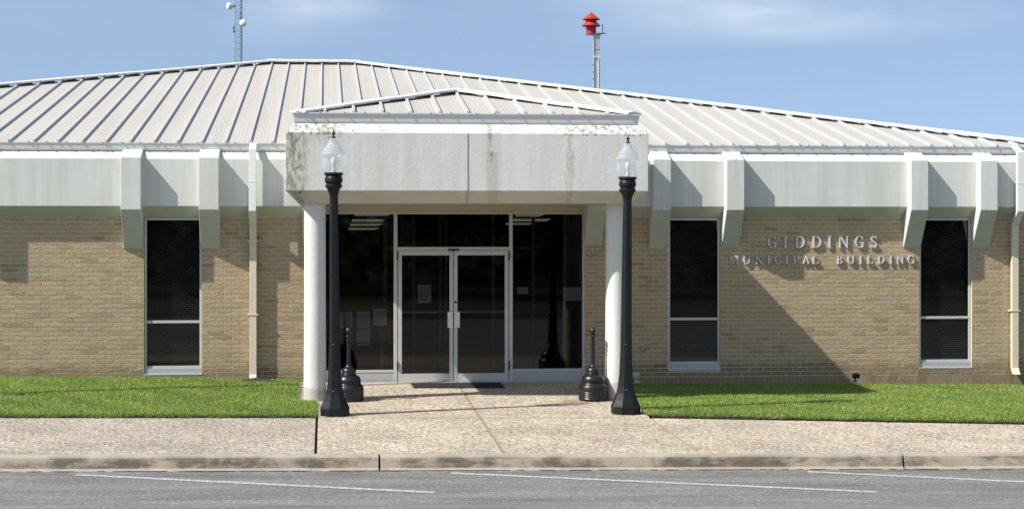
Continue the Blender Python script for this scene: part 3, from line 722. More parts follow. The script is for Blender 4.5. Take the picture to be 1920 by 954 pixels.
for i in range(-5, 6):
    x = AX+i*.428; f = 1-abs(x-AX)/(AX-e0)
    if f < .06: continue
    ya, yb = ef-.01, ef+f*(AY-ef); za, zb = pz0-.002, pz0+f*(AH-pz0); a, b = x-.02, x+.02
    mb.hexa([(a,ya,za),(b,ya,za),(b,yb,zb),(a,yb,zb)], [(a,ya,za+RH),(b,ya,za+RH),(b,yb,zb+RH),(a,yb,zb+RH)])
for i in range(1, 10):
    y = ef+i*.428
    for xe, sg in ((e0, 1), (e1, -1)):
        f = min(1, (y-ef)/(AY-ef)); x2 = xe+(AX-xe)*f; z2 = pz0+(AH-pz0)*f; a, b = y-.02, y+.02
        q = [(xe,a,pz0),(xe,b,pz0),(x2,b,z2),(x2,a,z2)]
        mb.hexa([(p[0],p[1],p[2]-.01) for p in q], [(p[0],p[1],p[2]+RH) for p in q])
obj('roof_seams', mb, M['rib'], proof)
cap('hip_cap', (e0+.03,ef+.03,pz0-.03), (AX,AY,AH), .17, .14, .14, proof, lift=LF)
cap('hip_cap', (e1-.03,ef+.03,pz0-.03), (AX,AY,AH), .17, .14, .14, proof, lift=LF)
cap('ridge_cap', (AX,AY-.05,AH), (AX,zback-1.2,AH), .2, .2, .2, proof, lift=LF)
# columns
for xc, yc in ((X(590.5,-2.5), -2.5), (X(1155,-2.36), -2.36)):
    mb = MB(); zb = gz(xc, -2.5); mb.lathe([(.172,zb-.1),(.170,zb+.1),(.163,zb+1.2),(.160,2.945)], 40, (xc,yc,0)); obj('column', mb, M['column'], bld, smooth=True)

# entrance glazing
ef_ = MB(); y0, y1 = .06, .14
xm1a, xm1b = X(738.5), X(745.5); xm2a, xm2b = X(955.5), X(962); TOP = 2.823
zh0, zh1 = 2.62-(469-420)/113, 2.62-(463-420)/113
ef_.box(SFL, SFL+.05, y0, y1, 0.0, TOP); ef_.box(SFR-.045, SFR, y0, y1, -.06, TOP)
ef_.box(xm1a, xm1b, y0, y1, -.02, TOP-.04); ef_.box(xm2a, xm2b, y0, y1, -.05, TOP-.04)
ef_.box(SFL+.05, SFR-.045, y0, y1, TOP-.04, TOP)
ef_.box(xm1b, xm2a, y0, y1, zh0, zh1)
for a, b in ((SFL+.05, xm1a), (xm2b, SFR-.045)): ef_.box(a, b, y0+.002, y1, .165, .205)
entr = obj('entrance_frame', ef_, M['alu'], bld, bevel=.003)
for a, b, zb in ((SFL+.05, xm1a, -.01), (xm2b, SFR-.045, -.05)):
    p = MB(); p.box(a, b, .07, .13, zb, .165); obj('kick_panel', p, M['alusill'], entr, bevel=.003)
    p = MB(); p.box(a, b, .095, .101, .205, TOP-.04); obj('pane', p, M['glass'], entr)
p = MB(); p.box(xm1b, xm2a, .095, .101, zh1, TOP-.04); obj('pane', p, M['glass'], entr)
p = MB(); xmid = (xm1b+xm2a)/2; p.box(xmid-.09, xmid+.09, .035, .06, zh0-.012, zh0+.018); obj('latch_plate', p, M['dark'], entr)
p = MB(); p.box(xm1b, xm2a, .03, .15, -.02, .012); obj('threshold', p, M['alusill'], entr)
for s in (-1, 1):
    xa, xb = (xm1b+.012, xmid-.005) if s < 0 else (xmid+.005, xm2a-.012)
    dz0, dz1 = .014, zh0-.006; st = .062
    d = MB(); d.box(xa, xa+st, .062, .112, dz0, dz1); d.box(xb-st, xb, .062, .112, dz0, dz1); d.box(xa+st, xb-st, .062, .112, dz1-.08, dz1); d.box(xa+st, xb-st, .062, .112, dz0, dz0+.125)
    do = obj('door', d, M['alu'], bld, bevel=.003)
    g = MB(); g.box(xa+st, xb-st, .084, .09, dz0+.125, dz1-.08); obj('pane', g, M['glass'], do)
    pb = MB(); pb.tube((xa+st, .135, 1.155), (xb-st, .135, 1.155), .016, 8); obj('push_bar', pb, M['pipew'], do)
    hx = xb-.052 if s < 0 else xa-.005+.052-.048
    hd = MB(); hd.box(hx-.045 if s < 0 else hx+.006, hx+.045 if s < 0 else hx+.096, .006, .014, .90, 1.165); hd.box((hx-.01) if s < 0 else hx+.03, (hx+.01) if s < 0 else hx+.055, .014, .062, .93, .95); hd.box((hx-.01) if s < 0 else hx+.03, (hx+.01) if s < 0 else hx+.055, .014, .062, 1.11, 1.13)
    obj('handle', hd, M['pipew'], do, bevel=.003)
    hxg = xa-.010 if s < 0 else xb+.010
    for z in (.20, 2.02):
        hg = MB(); hg.tube((hxg,.05,z), (hxg,.05,z+.14), .012, 8); obj('hinge', hg, M['dark'], do)
    if s > 0:
        k = MB(); k.tube((xa+.03,.05,1.32), (xa+.03,.064,1.32), .02, 12); obj('lock', k, M['dark'], do)

# interior behind the glass
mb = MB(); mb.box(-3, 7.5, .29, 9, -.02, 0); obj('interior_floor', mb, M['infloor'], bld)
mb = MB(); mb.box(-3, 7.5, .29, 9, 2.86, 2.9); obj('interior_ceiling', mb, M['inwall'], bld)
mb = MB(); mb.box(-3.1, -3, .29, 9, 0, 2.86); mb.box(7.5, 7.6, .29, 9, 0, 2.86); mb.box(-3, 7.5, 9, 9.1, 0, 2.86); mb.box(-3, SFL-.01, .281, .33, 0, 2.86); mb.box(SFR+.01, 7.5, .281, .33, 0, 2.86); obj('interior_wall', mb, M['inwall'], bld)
mb = MB()   # inner lobby frame
for xx in (X(722, 2.4), X(776, 2.4), X(826, 2.4), X(836, 2.4), X(925, 2.4), X(1000, 2.4)): mb.box(xx-.03, xx+.03, 2.4, 2.46, 0, 2.86)
mb.box(X(722,2.4), X(1000,2.4), 2.405, 2.455, 2.16, 2.21); obj('lobby_frame', mb, M['flagbase'], bld)
def px_z(py, zc): return H-(py-420)*zc/F
for (p0, p1, t0, t1, yy) in ((664,727,398.5,405,1.8),(659,717,411,416,2.8),(656,710,419,423.5,3.8),(653,703,427,431,4.8),(966,1012,402,406,2.0),(960,1025,410,415,3.0),(948,992,418,421.5,4.0)):
    # slim suspended fixtures, tilted towards the doors
    zc_ = (D+yy)/.998; xa, xb = X(p0, yy), X(p1, yy); z1, z0 = px_z(t0, zc_), px_z(t1, zc_); mb = MB()
    mb.hexa([(xa,yy,z0),(xb,yy,z0),(xb,yy+.02,z0),(xa,yy+.02,z0)], [(xa+.02,yy+.12,z1),(xb+.10,yy+.12,z1),(xb+.10,yy+.14,z1),(xa+.02,yy+.14,z1)])
    for q_ in (xa+.15, xb-.15): mb.box(q_, q_+.01, yy+.125, yy+.135, z1, 2.86, 1)
    obj('ceiling_light', mb, [M['tubelight'], M['flagbase']], bld)

# ------------------------------------------------------------------ wall lettering
def arcpts(cx, cy, rx, ry, a0, a1, n):
    return [(cx+rx*math.cos(R(a0+(a1-a0)*i/n)), cy+ry*math.sin(R(a0+(a1-a0)*i/n))) for i in range(n+1)]
def glyph(ch):
    """pieces as polygons in a box of height 1; T thick, t thin"""
    T, t = .165, .078; q = []
    def rect(x0, y0, x1, y1): q.append([(x0,y0),(x1,y0),(x1,y1),(x0,y1)])
    def ser(x, y, w_=.30): rect(x-w_/2, y, x+w_/2, y+.055)
    def stem(x, w_=T, s0=True, s1=True):
        rect(x-w_/2, 0, x+w_/2, 1)
        if s0: ser(x, 0, w_+.16)
        if s1: ser(x, .945, w_+.16)
    def diag(x0, y0, x1, y1, w_): q.append([(x0-w_/2,y0),(x0+w_/2,y0),(x1+w_/2,y1),(x1-w_/2,y1)])
    def band(cx, cy, rx, ry, a0, a1, tf, n=22):
        for i in range(n):
            b0 = a0+(a1-a0)*i/n; b1 = a0+(a1-a0)*(i+1)/n; w0 = tf(b0); w1 = tf(b1); pl = []
            for bb, ww, sgn in ((b0, 0, 0), (b1, 0, 0), (b1, w1, 1), (b0, w0, 1)):
                rr = ww if sgn else 0
                pl.append((cx+(rx-rr)*math.cos(R(bb)), cy+(ry-rr*.75)*math.sin(R(bb))))
            q.append(pl)
    mod = lambda b: t+(T-t)*abs(math.cos(R(b)))**1.3
    if ch == 'I': stem(.16); W = .32
    elif ch == 'D':
        stem(.15); band(.30, .5, .50, .5, -90, 90, mod); rect(.15, 0, .31, .056); rect(.15, .944, .31, 1); W = .80
    elif ch == 'G' or ch == 'C':
        band(.44, .5, .44, .52, 42, 318, mod)
        rect(.72, .70, .775, .97)
        if ch == 'G': rect(.64, .04, .64+T*1.1, .46); rect(.50, .41, .90, .50); W = .86
        else: W = .80
    elif ch == 'N':
        stem(.12, t, True, False); ser(.10, .945, .2); stem(.76, t, False, True); diag(.76, 0, .14, 1, T*1.15); W = .88
    elif ch == 'M':
        stem(.10, t); stem(.90, T*.9); diag(.50, .08, .14, 1, T); diag(.50, .08, .84, 1, t); W = 1.02
    elif ch == 'U':
        rect(.10-T/2+.03, .34, .10+T/2+.03, 1); ser(.13, .945, .32); rect(.72-t/2, .34, .72+t/2, 1); ser(.72, .945, .24)
        band(.405, .36, .352, .38, 180, 360, lambda b: T+(t-T)*(b-180)/180); W = .84
    elif ch == 'P':
        stem(.15); band(.30, .745, .32, .255, -90, 90, mod); rect(.15, .944, .31, 1); rect(.15, .49, .31, .55); W = .64
    elif ch == 'B':
        stem(.15); band(.30, .76, .28, .24, -90, 90, mod); band(.30, .27, .34, .27, -90, 90, mod); rect(.15, .944, .31, 1); rect(.15, .51, .31, .565); rect(.15, 0, .31, .056); W = .66
    elif ch == 'L':
        stem(.15); rect(.15, 0, .60, .06); rect(.555, 0, .61, .26); W = .64
    elif ch == 'A':
        diag(.12, 0, .41, 1, t); diag(.74, 0, .45, 1, T*1.1); ser(.12, 0, .24); ser(.74, 0, .30); rect(.24, .32, .64, .385); W = .88
    elif ch == 'S':
        band(.32, .74, .27, .27, 35, 250, lambda b: t+(T-t)*abs(math.cos(R(b)))); band(.32, .27, .30, .28, -145, 72, lambda b: t+(T-t)*abs(math.cos(R(b))))
        q.append([(.12,.60),(.24,.50),(.56,.36),(.50,.50)]); q.append([(.12,.60),(.50,.50),(.45,.53),(.22,.68)]); rect(.50, .76, .55, 1.0); rect(.03, 0.0, .08, .25); W = .64
    return q, W
sgn = thing('wall_sign', 'raised grey metal capitals spelling GIDDINGS MUNICIPAL BUILDING on the brick wall', 'sign', (X(1540), -.02, 2.0), world=True)
def letter(ch, pxc, zb, h, wpx):
    q, W = glyph(ch); wm = wpx*1.0/4.8/111.5*1.0; sx = wm/W
    sx = min(max(sx, h*.75), h*1.25); x0 = X(1340+pxc/4.8)-W*sx/2; mb = MB()
    for i, pl in enumerate(q):
        yf = -.042-.0004*(i % 5)
        n = len(pl); v = [(x0+a*sx, yf, zb+b*h) for a, b in pl]+[(x0+a*sx, -.016, zb+b*h) for a, b in pl]
        mb.add(v, [tuple(range(n)), tuple(range(2*n-1, n-1, -1))]+[((i2+1)%n, i2, n+i2, n+(i2+1)%n) for i2 in range(n)])
    o = obj('letter', mb, M['lettermetal'], sgn); 
    pn = MB()
    for fx, fz in ((.2, .5), (.25, .15)): pn.tube((x0+fx*W*sx, -.012, zb+fz*h), (x0+fx*W*sx, .001, zb+fz*h), .004, 6)
    return o
for ch, c, wp in zip('GIDDINGS', (513,634,763,912,1028,1155,1297,1425), (82,34,88,90,34,92,82,66)): letter(ch, c, 2.219, .196, wp)
for ch, c, wp in zip('MUNICIPALBUILDING', (170,283,395,483,566,645,730,817,900,1120,1220,1308,1392,1492,1580,1663,1760), (78,66,66,26,60,26,54,68,60,54,66,26,56,62,26,62,62)): letter(ch, c, 1.947, .140, wp)

# ------------------------------------------------------------------ street lamps
def px(v): return v/133.3
def make_lamp(label, loc):
    L = thing('street_lamp', label, 'street lamp', loc, 0, 'black lamp posts flanking the entrance walk')
    rot = R(22.5)
    prof = [(0,780),(28,780),(28.2,766),(27,763),(22.3,753),(17.8,741),(15.3,729),(12.7,705),(10.8,657),(10.1,600),(9.4,500),(8.2,380),(8.0,372),(8.6,366),(11.5,358),(16,351.5)]
    mb = MB(); mb.lathe([(px(r)*1.04, px(780-y)) for r, y in prof], 8, rot=rot)
    sc = mb
    for zz in (.35, 1.0): sc.tube((-.02,-px(16 if zz < .5 else 10.2),zz), (-.02,-px(16.6 if zz < .5 else 11.2),zz), .006, 6, mi=1)
    o = obj('post', mb, [M['black'], M['alu']], L)
    cp = MB(); cp.lathe([(px(r), px(780-y)) for r, y in [(0,351.4),(16.3,351.4),(16.3,349),(14,347),(14,345.5),(16.5,343),(17,338),(16,333.5),(14.5,331.5),(15,330.5),(17.6,329.5),(18,325.4),(14,325),(0,325)]], 16); obj('capital', cp, M['black'], L, smooth=True)
    gl = MB()
    outer = [(17,325.2),(18.5,322),(20,315),(21,306),(21.3,300),(22,293),(23.2,291.5),(22.5,288.5),(20.2,287),(20.5,285.5),(17.5,281.5),(18,280),(14,275.5),(11,272),(9,268.5),(8.8,266),(8.0,264),(8.3,261.5),(4.5,260.6)]
    inner = [(r-.55, y) for r, y in outer[::-1]]
    mb2 = [(px(r), px(780-y)) for r, y in outer]; gl.lathe(mb2, 40, close=False); obj('globe', gl, M['globe'], L, smooth=True)
    sk = MB(); sk.lathe([(0,px(780-325)),(.03,px(780-325)),(.03,px(780-318)),(.018,px(780-317)),(.02,px(780-313)),(.036,px(780-308)),(.036,px(780-302)),(.02,px(780-297)),(0,px(780-295.5))], 16); obj('bulb', sk, M['dish'], L, smooth=True)
    fi = MB(); fi.lathe([(px(r), px(780-y)) for r, y in [(0,261),(4.4,261),(4.2,259.5),(2.2,256.5),(1.6,254),(3.9,252),(3.6,251),(1.5,249.8),(1.1,247),(.5,244),(0,243.5)]], 16); obj('finial', fi, M['black'], L, smooth=True)
    return L
def groundpt(pxx, pyy, back): x, y = G(pxx, pyy); y += back; x = X(pxx, y); return (x, y, gz(x, y))
l1 = groundpt(628, 781.5, .21); l2 = groundpt(1173, 778, .21)
lamp = make_lamp('black octagonal lamp post with clear acorn globe, in front of the left portico column', l1)
lamp2 = dup(lamp, l2, 'black octagonal lamp post with clear acorn globe, beside the right portico column and the lawn')
lamp.rotation_euler.y = R(-.3); lamp2.rotation_euler.y = R(.5)

# ------------------------------------------------------------------ cigarette receptacles
def make_bin(label, loc):
    B = thing('cigarette_receptacle', label, 'ashtray bin', loc, 0, 'black cigarette receptacles beside the portico columns')
    u = lambda r, y: (r/523, (782-y)/523)
    body = [(0,782),(113,782),(117,776),(118,768),(115,763),(118,757),(118,752),(115,747),(118,741),(118,736),(115,731),(118,725),(118,720),(115,715),(118,709),(118,700),(113,672),(106,660),(98,655),(97,649),(94,646),(97,641),(96,634),(92,632),(95,628),(93,612),(84,594),(70,584),(60,581),(57,577),(59,572),(56,568),(58,562),(55,558),(57,552),(54,538),(42,524),(28,517),(0,516)]
    mb = MB(); mb.lathe([u(*p) for p in body], 48); obj('base', mb, M['blackrub'], B, smooth=True)
    mb = MB(); mb.lathe([u(*p) for p in [(0,517),(26,517),(24,508),(19,503),(18,480),(15,330),(14,318),(19,315),(20,308),(14,303),(15,285),(22,281),(24,272),(20,266),(13,263),(0,262)]], 28); obj('neck', mb, M['blackrub'], B, smooth=True)
    mb = MB(); mb.lathe([(27/523*math.sin(R(a)), (782-234)/523-29/523*math.cos(R(a))) for a in range(0, 181, 12)], 24); obj('ball', mb, M['blackrub'], B, smooth=True)
    return B
b1 = groundpt(654, 754, .22); b2 = (X(1112,-2.48), -2.48, gz(4.1,-2.48)+.01)
bn = make_bin('black ringed cigarette receptacle half hidden behind the left lamp post', b1)
dup(bn, b2, 'black ringed cigarette receptacle with ball top standing clear left of the right column')

# door mat
mp_ = [G(777,727.5), G(946,727.5), G(938,718), G(771,719)]
mb = MB(); top = [(x, y, gz(x, y)+.016) for x, y in mp_]; bot = [(x+(.012 if x > 2.1 else -.012), y, gz(x, y)+.002) for x, y in mp_]
mb.hexa(bot, top); tag(obj('door_mat', mb, M['rubber']), 'black rubber door mat lying in front of the glass double doors', 'door mat')

# notices
def sheet_paper(xa, xb, za, zb, y, label, group=None, lines=5, head=True, col='paper'):
    T_ = thing('paper_notice', label, 'notice', ((xa+xb)/2, y, za), group=group, world=True)
    mb = MB(); mb.box(xa, xb, y, y+.002, za, zb); obj('sheet', mb, M[col], T_)
    mb = MB(); hh = zb-za; ww = xb-xa
    for i in range(lines):
        z = zb-hh*(.14+.78*i/lines); m_ = .12+.06*(i % 3); mb.box(xa+ww*m_, xb-ww*m_, y-.001, y-.0002, z-hh*.022, z)
    obj('print', mb, M['ink'], T_)
sheet_paper(X(783.5), X(809), px_z(568, 29.6), px_z(534, 29.6), .0925, 'white printed notice taped to the left door glass', lines=7)
sheet_paper(X(970,.1), X(990,.1), px_z(551,29.8), px_z(538,29.8), .104, 'small white notice on the sidelight right of the doors', lines=3)
sheet_paper(X(1057,.1), X(1090,.1), px_z(563,30), px_z(538,30), .104, 'larger grey notice near the right edge of the right sidelight', lines=4)
# notice board on an easel inside the lobby
NB = thing('notice_board', 'brown cork notice board on wooden legs behind the left sidelight', 'notice board', (X(685,.34), .34, 0), world=True)
mb = MB(); yb = .34; zc_ = 29.9
mb.box(X(634,yb), X(733,yb), yb, yb+.02, px_z(639,zc_), px_z(572,zc_)); obj('board', mb, M['cork'], NB)
for q in ((634,639),): pass
mb = MB(); xa, xb, za, zb = X(632,yb), X(735,yb), px_z(641,zc_), px_z(570,zc_)
mb.box(xa, xb, yb-.01, yb+.03, za-.02, za); mb.box(xa, xb, yb-.01, yb+.03, zb, zb+.02); mb.box(xa-.02, xa, yb-.01, yb+.03, za-.02, zb+.02); mb.box(xb, xb+.02, yb-.01, yb+.03, za-.02, zb+.02); obj('frame', mb, M['wood'], NB)
for xx in (655, 716):
    mb = MB(); x_ = X(xx, yb); mb.hexa([(x_-.025,yb-.06,0),(x_+.025,yb-.06,0),(x_+.025,yb-.02,0),(x_-.025,yb-.02,0)], [(x_-.025,yb+.03,za-.02),(x_+.025,yb+.03,za-.02),(x_+.025,yb+.06,za-.02),(x_-.025,yb+.06,za-.02)]); obj('leg', mb, M['wood'], NB)
for (a, b, t0, t1, lb) in ((637,661,583,614,'white paper sheet pinned at the left of the notice board'), (669,694,583,614,'white paper sheet pinned at the upper middle of the notice board'), (669,694,616,646,'white paper sheet hanging below the board edge in the middle'), (700,725,578,609,'white paper sheet pinned at the right of the notice board')):
    sheet_paper(X(a,yb), X(b,yb), px_z(t1,zc_), px_z(t0,zc_), yb-.008, lb, lines=8)

# ------------------------------------------------------------------ small things on the wall and lawn
mb = MB(); T_ = thing('electrical_outlet', 'small grey weatherproof outlet box on the shaded brick beside the right lamp post', 'outlet', (X(1206), 0, px_z(651,29.9)), world=True)
xo = X(1206); zo = px_z(651, 29.9)
mb.box(xo-.034, xo+.034, -.035, .0, zo-.055, zo+.055); obj('box', mb, M['galv'], T_, bevel=.004)
mb = MB(); mb.box(xo-.026, xo+.026, -.043, -.0355, zo+.006, zo+.045); mb.box(xo-.026, xo+.026, -.043, -.0355, zo-.045, zo-.006); obj('cover', mb, M['flagbase'], T_, bevel=.003)
def flood(label, loc, m, rz, tilt=.5):
    T_ = thing('floodlight', label, 'floodlight', loc, rz)
    mb = MB(); mb.box(-.07, .07, -.05, .05, .0, .03); obj('base', mb, M['padc'], T_, bevel=.004)
    mb = MB(); mb.tube((0,0,.03), (0,0,.085), .012, 10); mb.lathe([(0,.03),(.03,.03),(.03,.045),(0,.045)], 12); obj('stem', mb, m, T_)
    mb = MB(); mb.hexa([(-.06,-.04,.085),(.06,-.04,.085),(.045,.03,.095),(-.045,.03,.095)], [(-.065,-.055,.155),(.065,-.055,.155),(.05,.02,.175),(-.05,.02,.175)]); obj('head', mb, m, T_, bevel=.006)
    mb = MB(); mb.box(-.05, .05, .024, .028, .10, .165); obj('lens', mb, M['globe'], T_)
    return T_
p = G(1581, 714); flood('small black floodlight at the foot of the sunlit brick wall right of centre', (p[0], -.32, gz(p[0], -.3)+.03), M['black'], .25)
flood('small silver floodlight in the shade just right of the right lamp post', (X(1193,-.45), -.45, gz(5.2,-.4)+.04), M['galv'], -.2)

# flagpole at the left edge of the picture
fx, fy = G(-9, 748)
FP = thing('flagpole', 'tall grey flagpole on a concrete pad at the left edge of the lawn', 'flagpole', (fx, fy, gz(fx, fy)))
mb = MB(); mb.lathe([(0,.0),(.16,.0),(.165,.03),(.13,.07),(.075,.10),(.055,.16),(.0,.16)], 32); obj('foot', mb, M['flagbase'], FP, smooth=True)
mb = MB(); mb.lathe([(.065,.16),(.065,3),(.045,9.0),(0,9.0)], 20); obj('pole', mb, M['flagbase'], FP, smooth=True)
mb = MB(); mb.lathe([(.07*math.sin(R(a)), 9.07-.07*math.cos(R(a))) for a in range(0, 181, 15)], 16); obj('ball', mb, M['flagbase'], FP, smooth=True)
mb = MB(); mb.box(-.45, .42, -.16, .22, -.1, -.002+.0); obj('pad', mb, M['padc'], FP)

# overhead cable along the street and its poles (outside the frame, but its shadow crosses the walk)
cy = -6.75
mb = MB(); npt = 40; prev = None
for i in range(npt+1):
    x = -24+52*i/npt; z = 7.3-1.15*(1-((i/npt-.5)*2)**2); q = (x, cy, z)
    if prev: mb.tube(prev, q, .015, 6)
    prev = q
tag(obj('overhead_cable', mb, M['black']), 'thin black overhead cable strung between the two wooden utility poles along the kerb', 'cable')
def upole(x, lb):
    T_ = thing('utility_pole', lb, 'utility pole', (x, cy, gz(x, cy)), 0, 'utility poles outside the frame')
    mb = MB(); mb.lathe([(.15,-.2),(.14,.5),(.11,8.4),(0,8.4)], 16); obj('pole', mb, M['bark'], T_, smooth=True)
    mb = MB(); mb.box(-.06, .06, -.7, .7, 7.9, 8.0); obj('crossarm', mb, M['bark'], T_)
upole(-24, 'wooden utility pole at the left end of the overhead cable'); upole(28, 'wooden utility pole at the right end of the overhead cable')

# ------------------------------------------------------------------ siren and radio mast behind the roof
YS = 50; zcs = (D+YS)/(CT-(1118-960)/F*ST); sps = F/zcs
sxx = X(1118.5, YS); tz = lambda py, zc=zcs: H-(py-420)*zc/F
ST_ = thing('warning_siren', 'red tiered warning siren on a tall grey steel post behind the roof', 'siren', (sxx, YS, -.2))
b0 = .2
mb = MB(); w2 = 5.6/sps; mb.box(-w2, w2, -w2, w2, 0, tz(66)+b0); mb.box(-w2-.025, -w2, -w2-.03, -w2+.06, 0, tz(66)+b0); mb.box(-w2-.004, w2+.004, -w2-.006, -w2, tz(94.5)+b0, tz(93.9)+b0, 1)
for zz in (124, 137, 150): mb.box(-w2-.06, -w2-.02, -w2-.02, -w2+.04, tz(zz)+b0, tz(zz-2)+b0, 1)
obj('post', mb, [M['galv'], M['dark']], ST_)
mb = MB(); 
for xx in (-4.5, 4.5): mb.tube((xx/sps, -w2-.05, tz(107.5)+b0), (xx/sps, -w2, tz(107.5)+b0), 1.6/sps, 10)
mb.tube((3.0/sps, -w2-.02, 0), (3.0/sps, -w2-.02, tz(112)+b0), .015, 6); mb.tube((3.0/sps, -w2-.02, tz(112)+b0), (-3.5/sps, -w2-.02, tz(106)+b0), .015, 6)
obj('conduit', mb, M['dish'], ST_)
sc_x = (1108.3-1118.5)/sps; q = lambda r, y: (r/sps, tz(y)+b0)
mb = MB(); mb.box(sc_x-9/sps, (1127-1118.5)/sps, -.18, .18, tz(66)+b0, tz(64)+b0); mb.tube(((1118-1118.5)/sps,0,tz(63.5)+b0), ((1136-1118.5)/sps,0,tz(63)+b0), 1.1/sps, 8); mb.tube(((1130-1118.5)/sps,0,tz(63)+b0), ((1130-1118.5)/sps,0,tz(46)+b0), .9/sps, 8); obj('bracket', mb, M['flagbase'], ST_)
mb = MB(); mb.lathe([q(9.3,64),q(9.4,50),q(9.4,49)], 32, (sc_x,0,0)); obj('body', mb, M['red'], ST_, smooth=True)
mb = MB(); mb.lathe([q(9.4,50.8),q(17.2,50),q(17.4,48.8),q(13,44.5),q(9.6,40.5),q(9.4,39)], 32, (sc_x,0,0)); obj('lower_hood', mb, M['red'], ST_, smooth=True)
mb = MB(); mb.lathe([q(9.4,39),q(9.6,38.5),q(15.6,38.2),q(16,36.6),q(8,30),q(1.2,24.6),q(0,24.4)], 32, (sc_x,0,0)); mb.tube((sc_x,0,tz(25)+b0), (sc_x,0,tz(22.3)+b0), .5/sps, 6); obj('upper_hood', mb, M['red'], ST_, smooth=True)

YM = 62; zcm = (D+YM)/(CT-(447-960)/F*ST); sm = F/zcm; mx = X(447, YM); tzm = lambda py: H-(py-420)*zcm/F
RM = thing('radio_mast', 'slender steel lattice radio mast with white dishes behind the roof', 'radio mast', (mx, YM, -.2))
topz = tzm(0)+6; rl = .015
legs = [(-6.2/sm, -.1), (3.6/sm, -.12), (6.6/sm, .24)]
mb = MB()
for a, b in legs: mb.tube((a,b,0), (a,b,topz), rl, 6)
mb.tube((5.4/sm,-.02,0), (5.4/sm,-.02,topz), .02, 6); obj('legs', mb, M['mastblue'], RM)
mb = MB(); z = .4; hstep = 11.8/sm; k = 0
while z < topz-hstep:
    for i in range(3):
        a = legs[i]; b = legs[(i+1) % 3]
        mb.tube((a[0],a[1],z), (b[0],b[1],z+hstep/2), .008, 4); mb.tube((b[0],b[1],z+hstep/2), (a[0],a[1],z+hstep), .008, 4)
        mb.tube((a[0],a[1],z+hstep/2), (b[0],b[1],z), .006, 4)
    z += hstep
obj('lattice', mb, M['mastblue'], RM)
def dish(cx_, py, r, ry, facing, depth):
    mb = MB(); zc0 = tzm(py)+.2; cxx = (cx_-447)/sm; prof = [(0,0),(r*.5,.03),(r*.85,.10),(r,.17),(r*1.02,.17),(r*.98,.30),(r*.6,.34),(0,.35)]
    tmp = MB(); tmp.lathe(prof, 24); rot = Matrix.Rotation(facing, 3, 'Z') @ Matrix.Rotation(R(90), 3, 'X')
    vs = [rot @ Vector(v)+Vector((cxx, -.3, zc0)) for v in tmp.v]; mb.add(vs, tmp.f)
    o = obj('dish', mb, M['dish'], RM, smooth=True)
    a = MB(); a.tube((cxx, -.25, zc0), ((3.6 if cx_ > 447 else -6.2)/sm, -.1, zc0+.03), .035, 6); obj('arm', a, M['dark'], o)
dish(458.5, 45.5, 6.0/sm, 1, R(-15), .2); dish(437.8, 14, 6.2/sm, 1, R(-62), .2)
mb = MB(); mb.tube((-8.6/sm,-.1,tzm(63)+.2), (-8.6/sm,-.1,tzm(49)+.2), .02, 6); mb.tube((-8.6/sm,-.1,tzm(60)+.2), (-6.2/sm,-.1,tzm(60)+.2), .03, 6); mb.tube((-8.6/sm,-.1,tzm(53)+.2), (-6.2/sm,-.1,tzm(53)+.2), .03, 6); obj('antenna', mb, M['dark'], RM)

# ------------------------------------------------------------------ lawns: soil bank plus real blades
def lawn_h(x, y, side):
    # gentle hump that falls to the edges
    if side < 0: d = min(-.12-x if y < -2.9 else -.35-x, y+4.6); return .025+.03*min(1, max(0, d)/2.2)
    d = min(x-4.7, y-fr(x)); return .04-.075*min(1, max(0, y-fr(x)-.4)/3.8)
def xb_right(y): return np.interp(y, [-4.6,-4.25,-3,0], [4.60,4.555,4.70,5.0])
def lawn_grid(side):
    mb = MB(); nx, ny = 60, 16
    if side < 0: xa, xb = -15.0, None
    for i in range(nx+1):
        for j in range(ny+1):
            v = j/ny
            if side < 0:
                y = -4.565+v*4.565; xe = xl-.035 if y < -2.9 else -.425; x = -20+(xe+20)*(i/nx)**.5; z = gz(x, y)+lawn_h(x, y, -1)
            else:
                x0 = 4.6; y = None; uu = (i/nx)**1.6; x = None
                xg = 4.6+uu*17.4; yf = fr(xg); y = yf+.035+v*(0-yf-.035); xs_ = float(xb_right(y)); x = xs_+uu*(22-xs_); y = max(y, fr(x)+.035) if j == 0 else y; z = gz(x, y)+lawn_h(x, y, 1)
            mb.v.append((x, y, z))
    n = ny+1
    for i in range(nx):
        for j in range(ny): mb.f.append((i*n+j, (i+1)*n+j, (i+1)*n+j+1, i*n+j+1))
    # earth edge down to the pavement; dark colour stands in for its shadow line
    for i in range(nx):
        a = i*n; b = (i+1)*n; k = len(mb.v); va, vb = mb.v[a], mb.v[b]
        mb.v += [(va[0], va[1]-.004, va[2]-.10), (vb[0], vb[1]-.004, vb[2]-.10)]; mb.f.append((a, k, k+1, b))
    mb.m = [0]*(nx*ny)+[1]*nx; return struct(obj('lawn_soil', mb, [M['soil'], M['dirt']]))
lawn_grid(-1); lawn_grid(1)
